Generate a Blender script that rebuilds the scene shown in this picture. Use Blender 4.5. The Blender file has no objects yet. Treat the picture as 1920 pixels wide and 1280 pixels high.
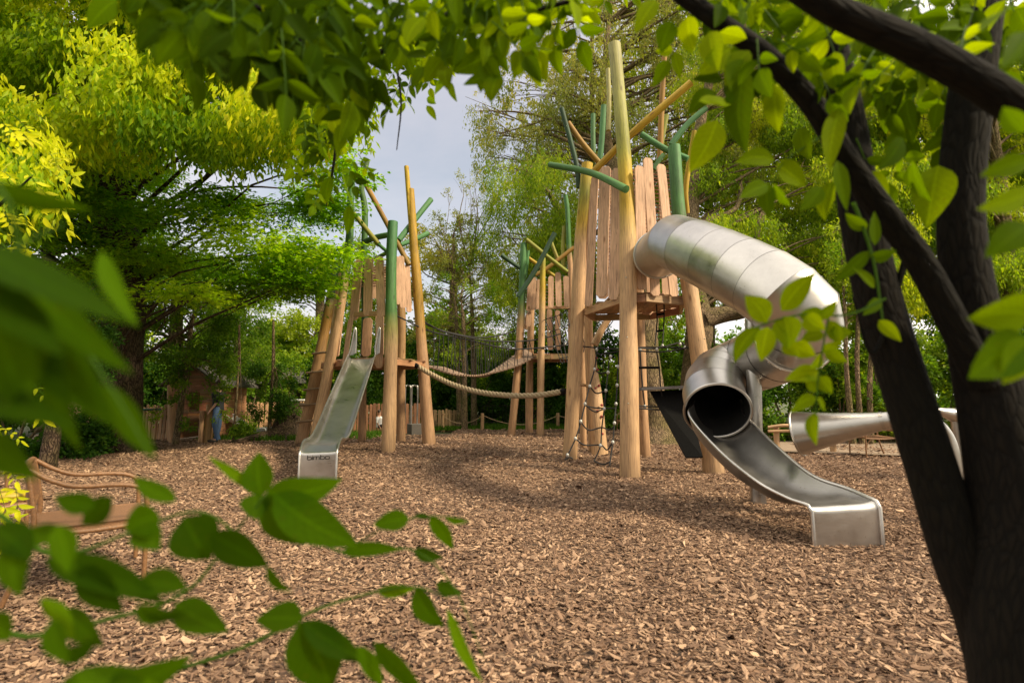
import bpy, math, random
import numpy as np
from mathutils import Vector, Matrix
C = bpy.context.scene
random.seed(7)
RNG = np.random.default_rng(11)
F, CAMH = 960.0, 1.2
TH = math.atan(105 / F)
CT, ST = math.cos(TH), math.sin(TH)
V = Vector

def at(px, py, Y):
    u = (px - 960) / F; v = (640 - py) / F
    d = V((u, CT - v * ST, ST + v * CT))
    t = Y / d.y
    return V((0, 0, CAMH)) + d * t
def gr(px, py, z=0.0):
    u = (px - 960) / F; v = (640 - py) / F
    d = V((u, CT - v * ST, ST + v * CT))
    return V((0, 0, CAMH)) + d * ((z - CAMH) / d.z)
def pw(w, Y): return w / 2 / F * Y      # half width in metres of w pixels at depth Y

# ------------------------------------------------------------------ mesh builder
class MB:
    def __init__(s): s.v = []; s.f = []; s.c = []; s.l = []; s.sm = []
    def add(s, vs, fs, col=(.5, .5, .5), lp=None, smooth=True):
        b = len(s.v); s.v.extend(vs)
        if callable(col): s.c.extend(col(p) for p in vs)
        elif len(col) == len(vs) and not isinstance(col[0], (int, float)): s.c.extend(col)
        else: s.c.extend([col] * len(vs))
        s.l.extend(lp if lp is not None else vs)
        s.f.extend([tuple(b + i for i in f) for f in fs]); s.sm.extend([smooth] * len(fs))
        return s
    def build(s, name, mat, parent=None, loc=None):
        off = V(parent.matrix_world.translation) if parent is not None and False else None
        o = link(name, [tuple(p) for p in s.v], s.f, mat, parent, loc, s.c, s.l, s.sm)
        return o
LOC = {}
def link(name, vs, fs, mat, parent=None, loc=None, col=None, lp=None, sm=None):
    vs = np.asarray(vs, dtype=np.float32).reshape(-1, 3)
    origin = V((0, 0, 0))
    if parent is not None: origin = LOC[parent.name]
    elif loc is not None: origin = V(loc)
    vs = vs - np.array(origin, dtype=np.float32)
    me = bpy.data.meshes.new(name)
    me.from_pydata(vs, [], fs) if not isinstance(fs, np.ndarray) else quads(me, vs, fs)
    me.update()
    if col is not None:
        a = me.attributes.new('Col', 'FLOAT_COLOR', 'POINT')
        c = np.ones((len(vs), 4), dtype=np.float32); c[:, :3] = np.asarray(col, dtype=np.float32)[:, :3]
        a.data.foreach_set('color', c.ravel())
    if lp is not None:
        a = me.attributes.new('lp', 'FLOAT_VECTOR', 'POINT')
        a.data.foreach_set('vector', np.asarray([tuple(p) for p in lp] if not isinstance(lp, np.ndarray) else lp, dtype=np.float32).ravel())
    if sm is None: sm = [False] * len(me.polygons)
    me.polygons.foreach_set('use_smooth', sm)
    if mat is not None:
        me.materials.append(mat)
    o = bpy.data.objects.new(name, me); C.collection.objects.link(o)
    if parent is not None: o.parent = parent; LOC[o.name] = LOC[parent.name]
    else: o.location = origin; LOC[o.name] = V(origin)
    if parent is not None and o.parent.name in LOC: LOC[o.name] = LOC[parent.name]
    return o
def quads(me, vs, fs):
    n, k = fs.shape
    me.vertices.add(len(vs)); me.vertices.foreach_set('co', vs.ravel())
    me.loops.add(n * k); me.loops.foreach_set('vertex_index', fs.ravel().astype(np.int32))
    me.polygons.add(n)
    me.polygons.foreach_set('loop_start', np.arange(0, n * k, k, dtype=np.int32))
    me.update(calc_edges=True)
def tag(o, label, cat=None, group=None, kind=None):
    if label: o['label'] = label
    if cat: o['category'] = cat
    if group: o['group'] = group
    if kind: o['kind'] = kind
    return o
def thing(name, loc, label, cat, group=None):
    o = bpy.data.objects.new(name, None); C.collection.objects.link(o); o.location = loc; LOC[o.name] = V(loc)
    return tag(o, label, cat, group)

def catmull(P, n):
    P = [V(p) for p in P]
    if len(P) < 3: return [P[0].lerp(P[-1], i / n) for i in range(n + 1)]
    Q = [P[0] * 2 - P[1]] + P + [P[-1] * 2 - P[-2]]
    out = []
    m = len(P) - 1
    for i in range(n + 1):
        s = i / n * m; k = min(int(s), m - 1); t = s - k
        a, b, c, d = Q[k], Q[k + 1], Q[k + 2], Q[k + 3]
        out.append(.5 * ((2 * b) + (-a + c) * t + (2 * a - 5 * b + 4 * c - d) * t * t + (-a + 3 * b - 3 * c + d) * t ** 3))
    return out
def interp(L, s):
    x = s * (len(L) - 1); k = min(int(x), len(L) - 2); t = x - k
    a, b = L[k], L[k + 1]
    if isinstance(a, (tuple, list)): return tuple(p * (1 - t) + q * t for p, q in zip(a, b))
    return a * (1 - t) + b * t
def frames(P):
    n = len(P); T = []
    for i in range(n):
        d = P[min(i + 1, n - 1)] - P[max(i - 1, 0)]
        T.append(d.normalized() if d.length > 1e-9 else V((0, 0, 1)))
    up = V((0, 0, 1)) if abs(T[0].z) < .9 else V((0, 1, 0))
    N = [(up - T[0] * up.dot(T[0])).normalized()]
    for i in range(1, n):
        q = N[-1] - T[i] * N[-1].dot(T[i]); N.append(q.normalized())
    return T, N, [T[i].cross(N[i]) for i in range(n)]
def tube(mb, P, R, seg=8, col=(.5, .5, .5), cap=True, wob=0.0, bump=.006):
    n = len(P); T, N, B = frames(P)
    off = V((random.random() * 50, random.random() * 50, random.random() * 50))
    vs, lp, cs = [], [], []
    L = 0; ph = random.random() * 6; phs = [random.random() * 6 for _ in range(3)]
    for i in range(n):
        if i: L += (P[i] - P[i - 1]).length
        r = R if isinstance(R, (int, float)) else interp(R, i / (n - 1)) if len(R) != n else R[i]
        for k in range(seg):
            a = 2 * math.pi * k / seg
            rr = r * (1 + wob * (math.sin(a * 2 + ph + L * 1.3) * .5 + math.sin(a * 3 + phs[0] - L * 2.1) * .3 + math.sin(L * 3.1 + phs[1]) * .5))
            vs.append(P[i] + N[i] * (math.cos(a) * rr) + B[i] * (math.sin(a) * rr))
            lp.append(off + V((math.cos(a) * r, math.sin(a) * r, L)))
            cs.append(col(i / (n - 1)) if callable(col) else col)
    fs = [(i * seg + k, i * seg + (k + 1) % seg, (i + 1) * seg + (k + 1) % seg, (i + 1) * seg + k) for i in range(n - 1) for k in range(seg)]
    mb.add(vs, fs, cs, lp)
    if cap:
        for i, s in ((0, -1), (n - 1, 1)):
            ring = vs[i * seg:(i + 1) * seg]; c = P[i] + T[i] * s * bump
            rr = [c.lerp(p, .86) + T[i] * s * 0 for p in ring]
            cc = cs[i * seg]
            vv = list(ring) + rr + [c]
            ff = [(k, (k + 1) % seg, seg + (k + 1) % seg, seg + k) for k in range(seg)] + [(seg + k, seg + (k + 1) % seg, 2 * seg) for k in range(seg)]
            if s < 0: ff = [f[::-1] for f in ff]
            mb.add(vv, ff, cc, [off + V((p - c).to_tuple()) for p in vv], False)
    return mb
def rope(mb, pts, r=.012, n=16, seg=6, col=(.5, .5, .5)): return tube(mb, catmull(pts, n), r, seg, col)
def sag(a, b, d, n=10):
    return [a.lerp(b, i / n) - V((0, 0, d * 4 * (i / n) * (1 - i / n))) for i in range(n + 1)]
def extr(mb, outline, O, X, Y, Z, t, col=(.5, .5, .5), bev=.004):
    """outline (2D in X,Y) extruded by t along Z, centred, with a small bevel."""
    n = len(outline); off = V((random.random() * 50, random.random() * 50, random.random() * 50))
    cx = sum(p[0] for p in outline) / n; cy = sum(p[1] for p in outline) / n
    hx = max(abs(p[0] - cx) for p in outline) or 1; hy = max(abs(p[1] - cy) for p in outline) or 1
    def ins(p): return (cx + (p[0] - cx) * (1 - bev / hx), cy + (p[1] - cy) * (1 - bev / hy))
    lay = [([ins(p) for p in outline], -t / 2), (outline, -t / 2 + bev), (outline, t / 2 - bev), ([ins(p) for p in outline], t / 2)]
    vs, lp = [], []
    for pts, z in lay:
        for p in pts:
            vs.append(O + X * p[0] + Y * p[1] + Z * z); lp.append(off + V((p[0], z, p[1])))
    fs = [tuple(range(n))[::-1], tuple(range(3 * n, 4 * n))]
    for j in range(3):
        for k in range(n): fs.append((j * n + k, j * n + (k + 1) % n, (j + 1) * n + (k + 1) % n, (j + 1) * n + k))
    return mb.add(vs, fs, col, lp, False)
def plank_shape(L, w, ct=.25, cb=.25, wt=1.0):
    a = w / 2; b = a * wt
    return [(-a, cb * w), (-a * .55, 0), (a * .55, 0), (a, cb * w), (a * .98 + random.uniform(-.004, .004), L * .5), (b, L - ct * w), (b * .55, L), (-b * .5, L + .01), (-b, L - ct * w), (-a * 1.0 + random.uniform(-.004, .004), L * .5)]
def plank(p0, p1, w, t, facing, name='plank', mat=None, parent=None, col=None, mb=None, **k):
    """flat board from p0 to p1, width w, thickness t, broad face towards `facing`."""
    Yx = (p1 - p0); L = Yx.length; Yx.normalize()
    Z = (facing - Yx * facing.dot(Yx)).normalized(); X = Yx.cross(Z)
    g = random.uniform(-.06, .06); c = col or (WOODC[0] * (1 + g), WOODC[1] * (1 + g * 1.2), WOODC[2] * (1 + g * 1.4))
    own = mb is None; mb = mb or MB()
    extr(mb, plank_shape(L, w, **k), p0, X, Yx, Z, t, c)
    if own: return mb.build(name, mat, parent)
def bar(mb, p0, p1, w, t, up=V((0, 0, 1)), col=(.5, .5, .5), bev=.004):
    Yx = (p1 - p0); L = Yx.length; Yx.normalize()
    Z = (up - Yx * up.dot(Yx)).normalized(); X = Yx.cross(Z)
    return extr(mb, [(-w / 2, 0), (w / 2, 0), (w / 2, L), (-w / 2, L)], p0, X, Yx, Z, t, col, bev)
def sph(mb, c, r, n=8, col=(.5, .5, .5), sq=(1, 1, 1)):
    vs = []; m = n // 2
    for i in range(m + 1):
        for k in range(n):
            a = math.pi * i / m; b = 2 * math.pi * k / n
            vs.append(c + V((math.sin(a) * math.cos(b) * r * sq[0], math.sin(a) * math.sin(b) * r * sq[1], math.cos(a) * r * sq[2])))
    mb.add(vs, [(i * n + k, (i + 1) * n + k, (i + 1) * n + (k + 1) % n, i * n + (k + 1) % n) for i in range(m) for k in range(n)], col)

# ------------------------------------------------------------------ materials
def newmat(name):
    m = bpy.data.materials.new(name); m.use_nodes = True
    nt = m.node_tree; nt.nodes.clear()
    out = nt.nodes.new('ShaderNodeOutputMaterial'); b = nt.nodes.new('ShaderNodeBsdfPrincipled')
    nt.links.new(b.outputs[0], out.inputs[0])
    return m, nt, b, out
class NT:
    def __init__(s, nt): s.nt = nt
    def n(s, t, **k):
        nd = s.nt.nodes.new(t)
        for a, v in k.items():
            if a.startswith('i_'):
                key = a[2:]; key = int(key) if key.isdigit() else key
                nd.inputs[key].default_value = v
            else: setattr(nd, a, v)
        return nd
    def l(s, a, b): s.nt.links.new(a, b)
    def attr(s, name): return s.n('ShaderNodeAttribute', attribute_name=name)
    def mapped(s, src, scale):
        m = s.n('ShaderNodeMapping'); m.inputs['Scale'].default_value = scale; s.l(src, m.inputs[0]); return m.outputs[0]
    def noise(s, vec, scale, detail=4, rough=.6, dist=0):
        n = s.n('ShaderNodeTexNoise'); n.inputs['Scale'].default_value = scale; n.inputs['Detail'].default_value = detail
        n.inputs['Roughness'].default_value = rough; n.inputs['Distortion'].default_value = dist
        if vec is not None: s.l(vec, n.inputs['Vector'])
        return n.outputs[0]
    def ramp(s, fac, stops):
        r = s.n('ShaderNodeValToRGB'); e = r.color_ramp.elements
        while len(e) < len(stops): e.new(.5)
        for el, (p, c) in zip(e, stops): el.position = p; el.color = (*c, 1) if len(c) == 3 else c
        s.l(fac, r.inputs[0]); return r.outputs[0]
    def mix(s, fac, a, b, mode='MIX'):
        m = s.n('ShaderNodeMix', data_type='RGBA', blend_type=mode)
        if isinstance(fac, (int, float)): m.inputs[0].default_value = fac
        else: s.l(fac, m.inputs[0])
        for i, x in ((6, a), (7, b)):
            if isinstance(x, tuple): m.inputs[i].default_value = (*x, 1) if len(x) == 3 else x
            else: s.l(x, m.inputs[i])
        return m.outputs[2]
    def bump(s, h, bsdf, st=.3, dist=.01):
        b = s.n('ShaderNodeBump'); b.inputs['Strength'].default_value = st; b.inputs['Distance'].default_value = dist
        s.l(h, b.inputs['Height']); s.l(b.outputs[0], bsdf.inputs['Normal'])
def g3(x): return (x, x, x)
WOODC = (.60, .38, .245)
def mat_wood(name, paint=False, rough=.65):
    m, nt, b, out = newmat(name); N = NT(nt)
    lp = N.attr('lp').outputs['Vector']; col = N.attr('Col').outputs['Color']
    grain = N.noise(N.mapped(lp, (22, 22, 1.4)), 2.2, 5, .6, .6)
    fine = N.noise(N.mapped(lp, (90, 90, 3)), 2, 3, .6)
    broad = N.noise(N.mapped(lp, (3, 3, 1.2)), 1.2, 3, .5)
    c = N.mix(1, col, N.ramp(grain, [(.3, g3(.62)), (.52, g3(1)), (.72, g3(1.2))]), 'MULTIPLY')
    c = N.mix(1, c, N.ramp(broad, [(.3, (.78, .76, .75)), (.6, g3(1.06))]), 'MULTIPLY')
    c = N.mix(1, c, N.ramp(fine, [(.3, g3(.84)), (.6, g3(1.05))]), 'MULTIPLY')
    # knots
    vo = N.n('ShaderNodeTexVoronoi', i_Scale=1.0); N.l(N.mapped(lp, (5, 5, 1.7)), vo.inputs['Vector'])
    c = N.mix(1, c, N.ramp(vo.outputs['Distance'], [(0, (.32, .24, .18)), (.06, (.55, .46, .4)), (.11, (.85, .8, .75)), (.17, g3(1))]), 'MULTIPLY')
    # drying cracks
    ck = N.noise(N.mapped(lp, (26, 26, .55)), 1.6, 2, .5)
    c = N.mix(1, c, N.ramp(ck, [(.0, g3(1)), (.365, g3(1)), (.385, g3(.34)), (.402, g3(1))]), 'MULTIPLY')
    N.l(c, b.inputs['Base Color']); b.inputs['Roughness'].default_value = rough
    N.bump(N.mix(.5, grain, ck), b, .35, .012)
    return m
M = {}
M['log'] = mat_wood('debarked_log_wood'); M['board'] = mat_wood('sawn_board_wood', rough=.7)
def mat_simple(name, c, rough=.6, metal=0, nscale=30, var=.25, bump=.1):
    m, nt, b, out = newmat(name); N = NT(nt)
    tc = N.n('ShaderNodeTexCoord').outputs['Object']
    n = N.noise(tc, nscale, 5, .6)
    N.l(N.mix(1, c, N.ramp(n, [(.3, g3(1 - var)), (.7, g3(1 + var * .6))]), 'MULTIPLY'), b.inputs['Base Color'])
    b.inputs['Roughness'].default_value = rough; b.inputs['Metallic'].default_value = metal
    if bump: N.bump(n, b, bump, .01)
    return m
def mat_steel(name, base=.54, rough=.31):
    m, nt, b, out = newmat(name); N = NT(nt)
    tc = N.n('ShaderNodeTexCoord').outputs['Object']
    col = N.attr('Col').outputs['Color']
    br = N.noise(N.mapped(tc, (1.0, 1.0, 14)), 9, 6, .7)
    sm = N.noise(tc, 2.3, 5, .65)
    spots = N.noise(tc, 38, 3, .7)
    c = N.mix(1, (base, base * .965, base * .92), N.ramp(sm, [(.3, g3(.8)), (.7, g3(1.1))]), 'MULTIPLY')
    c = N.mix(1, c, N.ramp(spots, [(.25, (.7, .66, .58)), (.36, g3(1))]), 'MULTIPLY')
    c = N.mix(1, c, col, 'MULTIPLY')
    N.l(c, b.inputs['Base Color']); b.inputs['Metallic'].default_value = 1
    N.l(N.ramp(N.mix(.5, br, sm), [(.3, g3(rough - .08)), (.7, g3(rough + .14))]), b.inputs['Roughness'])
    N.bump(br, b, .05, .004)
    return m
M['steel'] = mat_steel('brushed_stainless_steel')
M['steel_dark'] = mat_steel('worn_grey_steel', .42, .42)
M['inner_shade'] = mat_simple('painted_tube_shade', (.022, .021, .02), .6, .3, 20)  # shade inside the slide tube, put into a near-black colour
M['rope'] = mat_simple('black_rope', (.018, .017, .018), .8, 0, 160, .4, .4)
M['clamp'] = mat_simple('pale_clamp', (.5, .5, .48), .4, .3)
M['rubber'] = mat_simple('black_rubber', (.008, .008, .008), .75, 0, 60, .5, .3)
M['rubber'].node_tree.nodes['Principled BSDF'].inputs['Specular IOR Level'].default_value = .08
M['hold'] = mat_simple('red_hold', (.28, .035, .03), .6)
M['wicker'] = mat_simple('honey_rattan', (.21, .105, .045), .5, 0, 70, .35, .3)
M['weave'] = mat_simple('woven_rattan', (.24, .12, .055), .65, 0, 180, .6, .8)
M['white'] = mat_simple('white_paint', (.72, .73, .74), .5)
M['text'] = mat_simple('black_print', (.01, .01, .01), .5)
M['roof'] = mat_simple('grey_felt_roof', (.10, .09, .08), .85, 0, 20)
M['jeans'] = mat_simple('blue_denim', (.07, .13, .25), .85, 0, 120)
M['shirt'] = mat_simple('dark_cloth', (.02, .025, .03), .85, 0, 90)
M['whitecloth'] = mat_simple('white_cloth', (.7, .7, .72), .85, 0, 90)
M['skin'] = mat_simple('skin', (.45, .26, .18), .55)
M['hair'] = mat_simple('brown_hair', (.05, .03, .02), .7)
M['concrete'] = mat_simple('grey_concrete', (.10, .09, .08), .9, 0, 40)
M['yellow'] = mat_simple('yellow_plastic', (.38, .28, .02), .5)
M['teal'] = mat_simple('green_paint', (.05, .14, .1), .6)
M['dark'] = mat_simple('dark_timber', (.03, .025, .02), .8)
def mat_hemp():
    m, nt, b, out = newmat('twisted_hemp'); N = NT(nt)
    lp = N.attr('lp').outputs['Vector']; col = N.attr('Col').outputs['Color']
    n = N.noise(lp, 60, 4, .7)
    c = N.mix(1, col, N.ramp(n, [(.3, g3(.7)), (.7, g3(1.2))]), 'MULTIPLY')
    N.l(c, b.inputs['Base Color']); b.inputs['Roughness'].default_value = .85
    N.bump(n, b, .5, .005); return m
M['hemp'] = mat_hemp()
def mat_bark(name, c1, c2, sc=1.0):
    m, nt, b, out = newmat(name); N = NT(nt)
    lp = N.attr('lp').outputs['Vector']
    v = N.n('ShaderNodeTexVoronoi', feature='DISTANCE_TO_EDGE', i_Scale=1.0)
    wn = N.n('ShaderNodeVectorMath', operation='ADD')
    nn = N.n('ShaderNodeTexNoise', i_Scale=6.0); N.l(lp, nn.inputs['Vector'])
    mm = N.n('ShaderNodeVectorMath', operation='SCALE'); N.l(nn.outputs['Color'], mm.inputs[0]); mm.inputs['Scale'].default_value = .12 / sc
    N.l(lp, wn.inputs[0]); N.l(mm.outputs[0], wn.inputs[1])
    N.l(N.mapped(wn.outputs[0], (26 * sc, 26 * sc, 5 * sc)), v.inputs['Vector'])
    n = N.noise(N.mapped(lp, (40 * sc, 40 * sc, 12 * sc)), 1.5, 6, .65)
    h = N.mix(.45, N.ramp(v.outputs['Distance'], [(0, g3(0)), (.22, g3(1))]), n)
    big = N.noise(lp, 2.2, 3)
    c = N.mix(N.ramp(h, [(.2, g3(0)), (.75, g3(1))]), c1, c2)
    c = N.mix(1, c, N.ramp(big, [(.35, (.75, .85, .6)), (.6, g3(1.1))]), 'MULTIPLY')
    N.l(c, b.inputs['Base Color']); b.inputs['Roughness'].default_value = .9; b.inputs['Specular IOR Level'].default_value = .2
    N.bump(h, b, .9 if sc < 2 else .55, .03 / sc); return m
M['bark'] = mat_bark('furrowed_bark', (.018, .012, .009), (.11, .075, .05))
M['bark_pale'] = mat_bark('pale_bark', (.06, .042, .028), (.26, .185, .115))
M['bark_near'] = mat_bark('shade_darkened_bark', (.0016, .0012, .0008), (.0065, .0046, .0028), 3.6)  # near-black base colour: the shade on the close stems is put into it
def mat_leaf(name, stops, trans=.45, rough=.45, tcol=(1.7, 1.8, .4), gloss=.1):
    m, nt, b, out = newmat(name); N = NT(nt)
    col = N.attr('Col').outputs['Color']
    sx = N.n('ShaderNodeSeparateColor'); N.l(col, sx.inputs[0])
    c = N.ramp(sx.outputs[0], stops)
    N.l(c, b.inputs['Base Color']); b.inputs['Roughness'].default_value = rough
    b.inputs['Specular IOR Level'].default_value = gloss
    t = N.n('ShaderNodeBsdfTranslucent'); N.l(N.mix(1, c, tcol, 'MULTIPLY'), t.inputs[0])
    ms = N.n('ShaderNodeMixShader'); ms.inputs[0].default_value = trans
    N.l(b.outputs[0], ms.inputs[1]); N.l(t.outputs[0], ms.inputs[2]); N.l(ms.outputs[0], out.inputs[0])
    return m
M['leaf_hornbeam'] = mat_leaf('hornbeam_leaf', [(0, (.05, .13, .006)), (.5, (.15, .30, .012)), (1, (.34, .46, .018))], .55)
M['leaf_yellow'] = mat_leaf('young_yellow_leaf', [(0, (.09, .19, .006)), (.5, (.27, .38, .010)), (1, (.55, .55, .015))], .5)
M['leaf_willow'] = mat_leaf('willow_leaf', [(0, (.10, .13, .04)), (.5, (.24, .26, .07)), (1, (.42, .36, .10))], .45)
M['leaf_willow_green'] = mat_leaf('willow_green_leaf', [(0, (.07, .14, .010)), (.5, (.21, .30, .02)), (1, (.46, .47, .03))], .5)
M['leaf_dark'] = mat_leaf('shrub_leaf', [(0, (.015, .045, .006)), (.5, (.045, .12, .012)), (1, (.13, .23, .02))], .35)
M['leaf_mid'] = mat_leaf('sapling_leaf', [(0, (.045, .11, .010)), (.5, (.13, .23, .018)), (1, (.30, .36, .03))], .45)
def mat_near_leaf(name, k=1.0, warm=1.0):
    m, nt, b, out = newmat(name); N = NT(nt)
    lp = N.attr('lp'); sp = N.n('ShaderNodeSeparateXYZ'); N.l(lp.outputs['Vector'], sp.inputs[0])
    col = N.attr('Col').outputs['Color']
    sx = N.n('ShaderNodeSeparateColor'); N.l(col, sx.inputs[0])
    c = N.ramp(sx.outputs[0], [(0, (.013 * k * warm, .032 * k, .0005)), (.5, (.046 * k * warm, .100 * k, .001)), (1, (.15 * k * warm, .24 * k, .002))])
    ab = N.n('ShaderNodeMath', operation='ABSOLUTE'); N.l(sp.outputs[1], ab.inputs[0])
    rib = N.ramp(ab.outputs[0], [(0, g3(1.5)), (.06, g3(1.2)), (.12, g3(1))])
    q = N.n('ShaderNodeMath', operation='MULTIPLY_ADD'); N.l(ab.outputs[0], q.inputs[0]); q.inputs[1].default_value = -1.9; 
    q2 = N.n('ShaderNodeMath', operation='MULTIPLY'); N.l(sp.outputs[0], q2.inputs[0]); q2.inputs[1].default_value = 9; N.l(q2.outputs[0], q.inputs[2])
    fr = N.n('ShaderNodeMath', operation='FRACT'); N.l(q.outputs[0], fr.inputs[0])
    vein = N.ramp(fr.outputs[0], [(0, g3(1.22)), (.10, g3(1)), (.9, g3(1)), (1, g3(1.22))])
    vn = N.noise(N.mapped(lp.outputs['Vector'], (14, 10, 10)), 1.5, 4)
    c = N.mix(1, c, rib, 'MULTIPLY'); c = N.mix(1, c, vein, 'MULTIPLY'); c = N.mix(1, c, N.ramp(vn, [(.3, g3(.85)), (.7, g3(1.12))]), 'MULTIPLY')
    sp1 = N.noise(N.mapped(lp.outputs['Vector'], (7, 3.2, 9)), 2.4, 3, .6)
    c = N.mix(N.ramp(sp1, [(.66, g3(0)), (.70, g3(.8))]), c, (.09, .06, .012))
    N.l(c, b.inputs['Base Color']); b.inputs['Roughness'].default_value = .6; b.inputs['Specular IOR Level'].default_value = .03
    N.bump(vein, b, .12, .002)
    t = N.n('ShaderNodeBsdfTranslucent'); N.l(N.mix(1, c, (2.7, 2.1, .15), 'MULTIPLY'), t.inputs[0])
    ms = N.n('ShaderNodeMixShader'); ms.inputs[0].default_value = .55
    N.l(b.outputs[0], ms.inputs[1]); N.l(t.outputs[0], ms.inputs[2]); N.l(ms.outputs[0], out.inputs[0])
    return m
M['near_leaf'] = mat_near_leaf('near_leaf', 1.25, 1.0)
M['near_leaf_dark'] = mat_near_leaf('near_leaf_deep', 1.25, .9)
def mat_ground():
    m, nt, b, out = newmat('wood_chip_mulch'); N = NT(nt)
    tc = N.n('ShaderNodeTexCoord').outputs['Object']
    nn = N.n('ShaderNodeTexNoise', i_Scale=14.0); N.l(tc, nn.inputs['Vector'])
    mm = N.n('ShaderNodeVectorMath', operation='MULTIPLY_ADD'); N.l(nn.outputs['Color'], mm.inputs[0]); mm.inputs[1].default_value = (.06, .06, 0); N.l(tc, mm.inputs[2])
    v = N.n('ShaderNodeTexVoronoi', i_Scale=1.0); N.l(N.mapped(mm.outputs[0], (26, 44, 1)), v.inputs['Vector'])
    sx = N.n('ShaderNodeSeparateColor'); N.l(v.outputs['Color'], sx.inputs[0])
    big = N.noise(tc, .5, 4)
    c = N.ramp(sx.outputs[0], [(0, (.06, .034, .020)), (.3, (.18, .10, .06)), (.7, (.30, .18, .11)), (1, (.46, .30, .19))])
    c = N.mix(1, c, N.ramp(v.outputs['Distance'], [(.2, g3(1)), (.75, g3(.35))]), 'MULTIPLY')
    c = N.mix(1, c, N.ramp(big, [(.3, g3(.82)), (.7, g3(1.1))]), 'MULTIPLY')
    N.l(c, b.inputs['Base Color']); b.inputs['Roughness'].default_value = .95
    N.bump(N.mix(.5, sx.outputs[1], v.outputs['Distance']), b, .8, .02); return m
M['mulch'] = mat_ground()
def mat_chip():
    m, nt, b, out = newmat('wood_chip'); N = NT(nt)
    lp = N.attr('lp').outputs['Vector']; col = N.attr('Col').outputs['Color']
    n = N.noise(N.mapped(lp, (60, 500, 100)), 1, 3)
    tc = N.n('ShaderNodeTexCoord').outputs['Object']
    big = N.noise(tc, .8, 5)
    c = N.mix(1, col, N.ramp(n, [(.3, g3(.7)), (.7, g3(1.15))]), 'MULTIPLY')
    c = N.mix(1, c, N.ramp(big, [(.32, (.68, .65, .64)), (.52, g3(1)), (.7, g3(1.1))]), 'MULTIPLY')
    N.l(c, b.inputs['Base Color']); b.inputs['Roughness'].default_value = .85; return m
M['chip'] = mat_chip()
def mat_soil(name, stops, sc=3):
    m, nt, b, out = newmat(name); N = NT(nt)
    tc = N.n('ShaderNodeTexCoord').outputs['Object']
    n = N.noise(tc, sc, 8, .7); N.l(N.ramp(n, stops), b.inputs['Base Color']); b.inputs['Roughness'].default_value = .95
    N.bump(n, b, .5, .03); return m
M['soil'] = mat_soil('earth_and_grass', [(.3, (.03, .035, .012)), (.5, (.06, .08, .02)), (.7, (.10, .08, .05))])
M['sand'] = mat_soil('sandy_path', [(.3, (.2, .14, .10)), (.7, (.34, .26, .19))], 9)
M['grass'] = mat_leaf('grass_blade', [(0, (.03, .08, .01)), (1, (.10, .2, .02))], .4)

# ================================================================== SETTING
def hnoise(x, y):
    return (np.sin(x * 1.3 + 1) * np.cos(y * 1.1 + 2) * .022 + np.sin(x * 3.1 + y * 2.3) * .008 + np.sin(x * .45 - y * .3) * .03 * np.clip((y - 3) / 4, 0, 1))
g = 500
gm = MB(); gm.add([V((-g, -g, -.25)), V((g, -g, -.25)), V((g, g, -.25)), V((-g, g, -.25))], [(0, 1, 2, 3)])
gm.add([V((-45, -20, -.12)), V((45, -20, -.12)), V((45, 60, -.12)), V((-45, 60, -.12))], [(0, 1, 2, 3)])
tag(gm.build('ground', M['soil']), None, None, None, 'structure')
# wood-chip bed: a gently uneven sheet
xs = np.linspace(-12, 13, 126); ys = np.linspace(-2, 20.5, 113)
def far_edge(x): return 15.2 if x < -5.2 else (16.8 if x < -2 else 19.6)
vv = []; idx = {}
for j, y in enumerate(ys):
    for i, x in enumerate(xs):
        vv.append((x, y, float(hnoise(x, y))))
ff = []
for j in range(len(ys) - 1):
    for i in range(len(xs) - 1):
        if ys[j + 1] < far_edge(xs[i]) + .4 * math.sin(xs[i] * 2.1): ff.append((j * 126 + i, j * 126 + i + 1, (j + 1) * 126 + i + 1, (j + 1) * 126 + i))
o = link('wood_chip_bed', vv, ff, M['mulch'], sm=[True] * len(ff)); tag(o, None, None, None, 'structure')
pm = MB(); pm.add([V((-14, 14.6, -.03)), V((-4.6, 14.6, -.03)), V((-3.6, 17.5, -.03)), V((-16, 17.5, -.03))], [(0, 1, 2, 3)])
pm.add([V((5.5, 11.5, .035)), V((12, 9, .035)), V((16, 13, .035)), V((6, 15.5, .035))], [(0, 1, 2, 3)])
tag(pm.build('sandy_path', M['sand']), None, None, None, 'structure')

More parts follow.
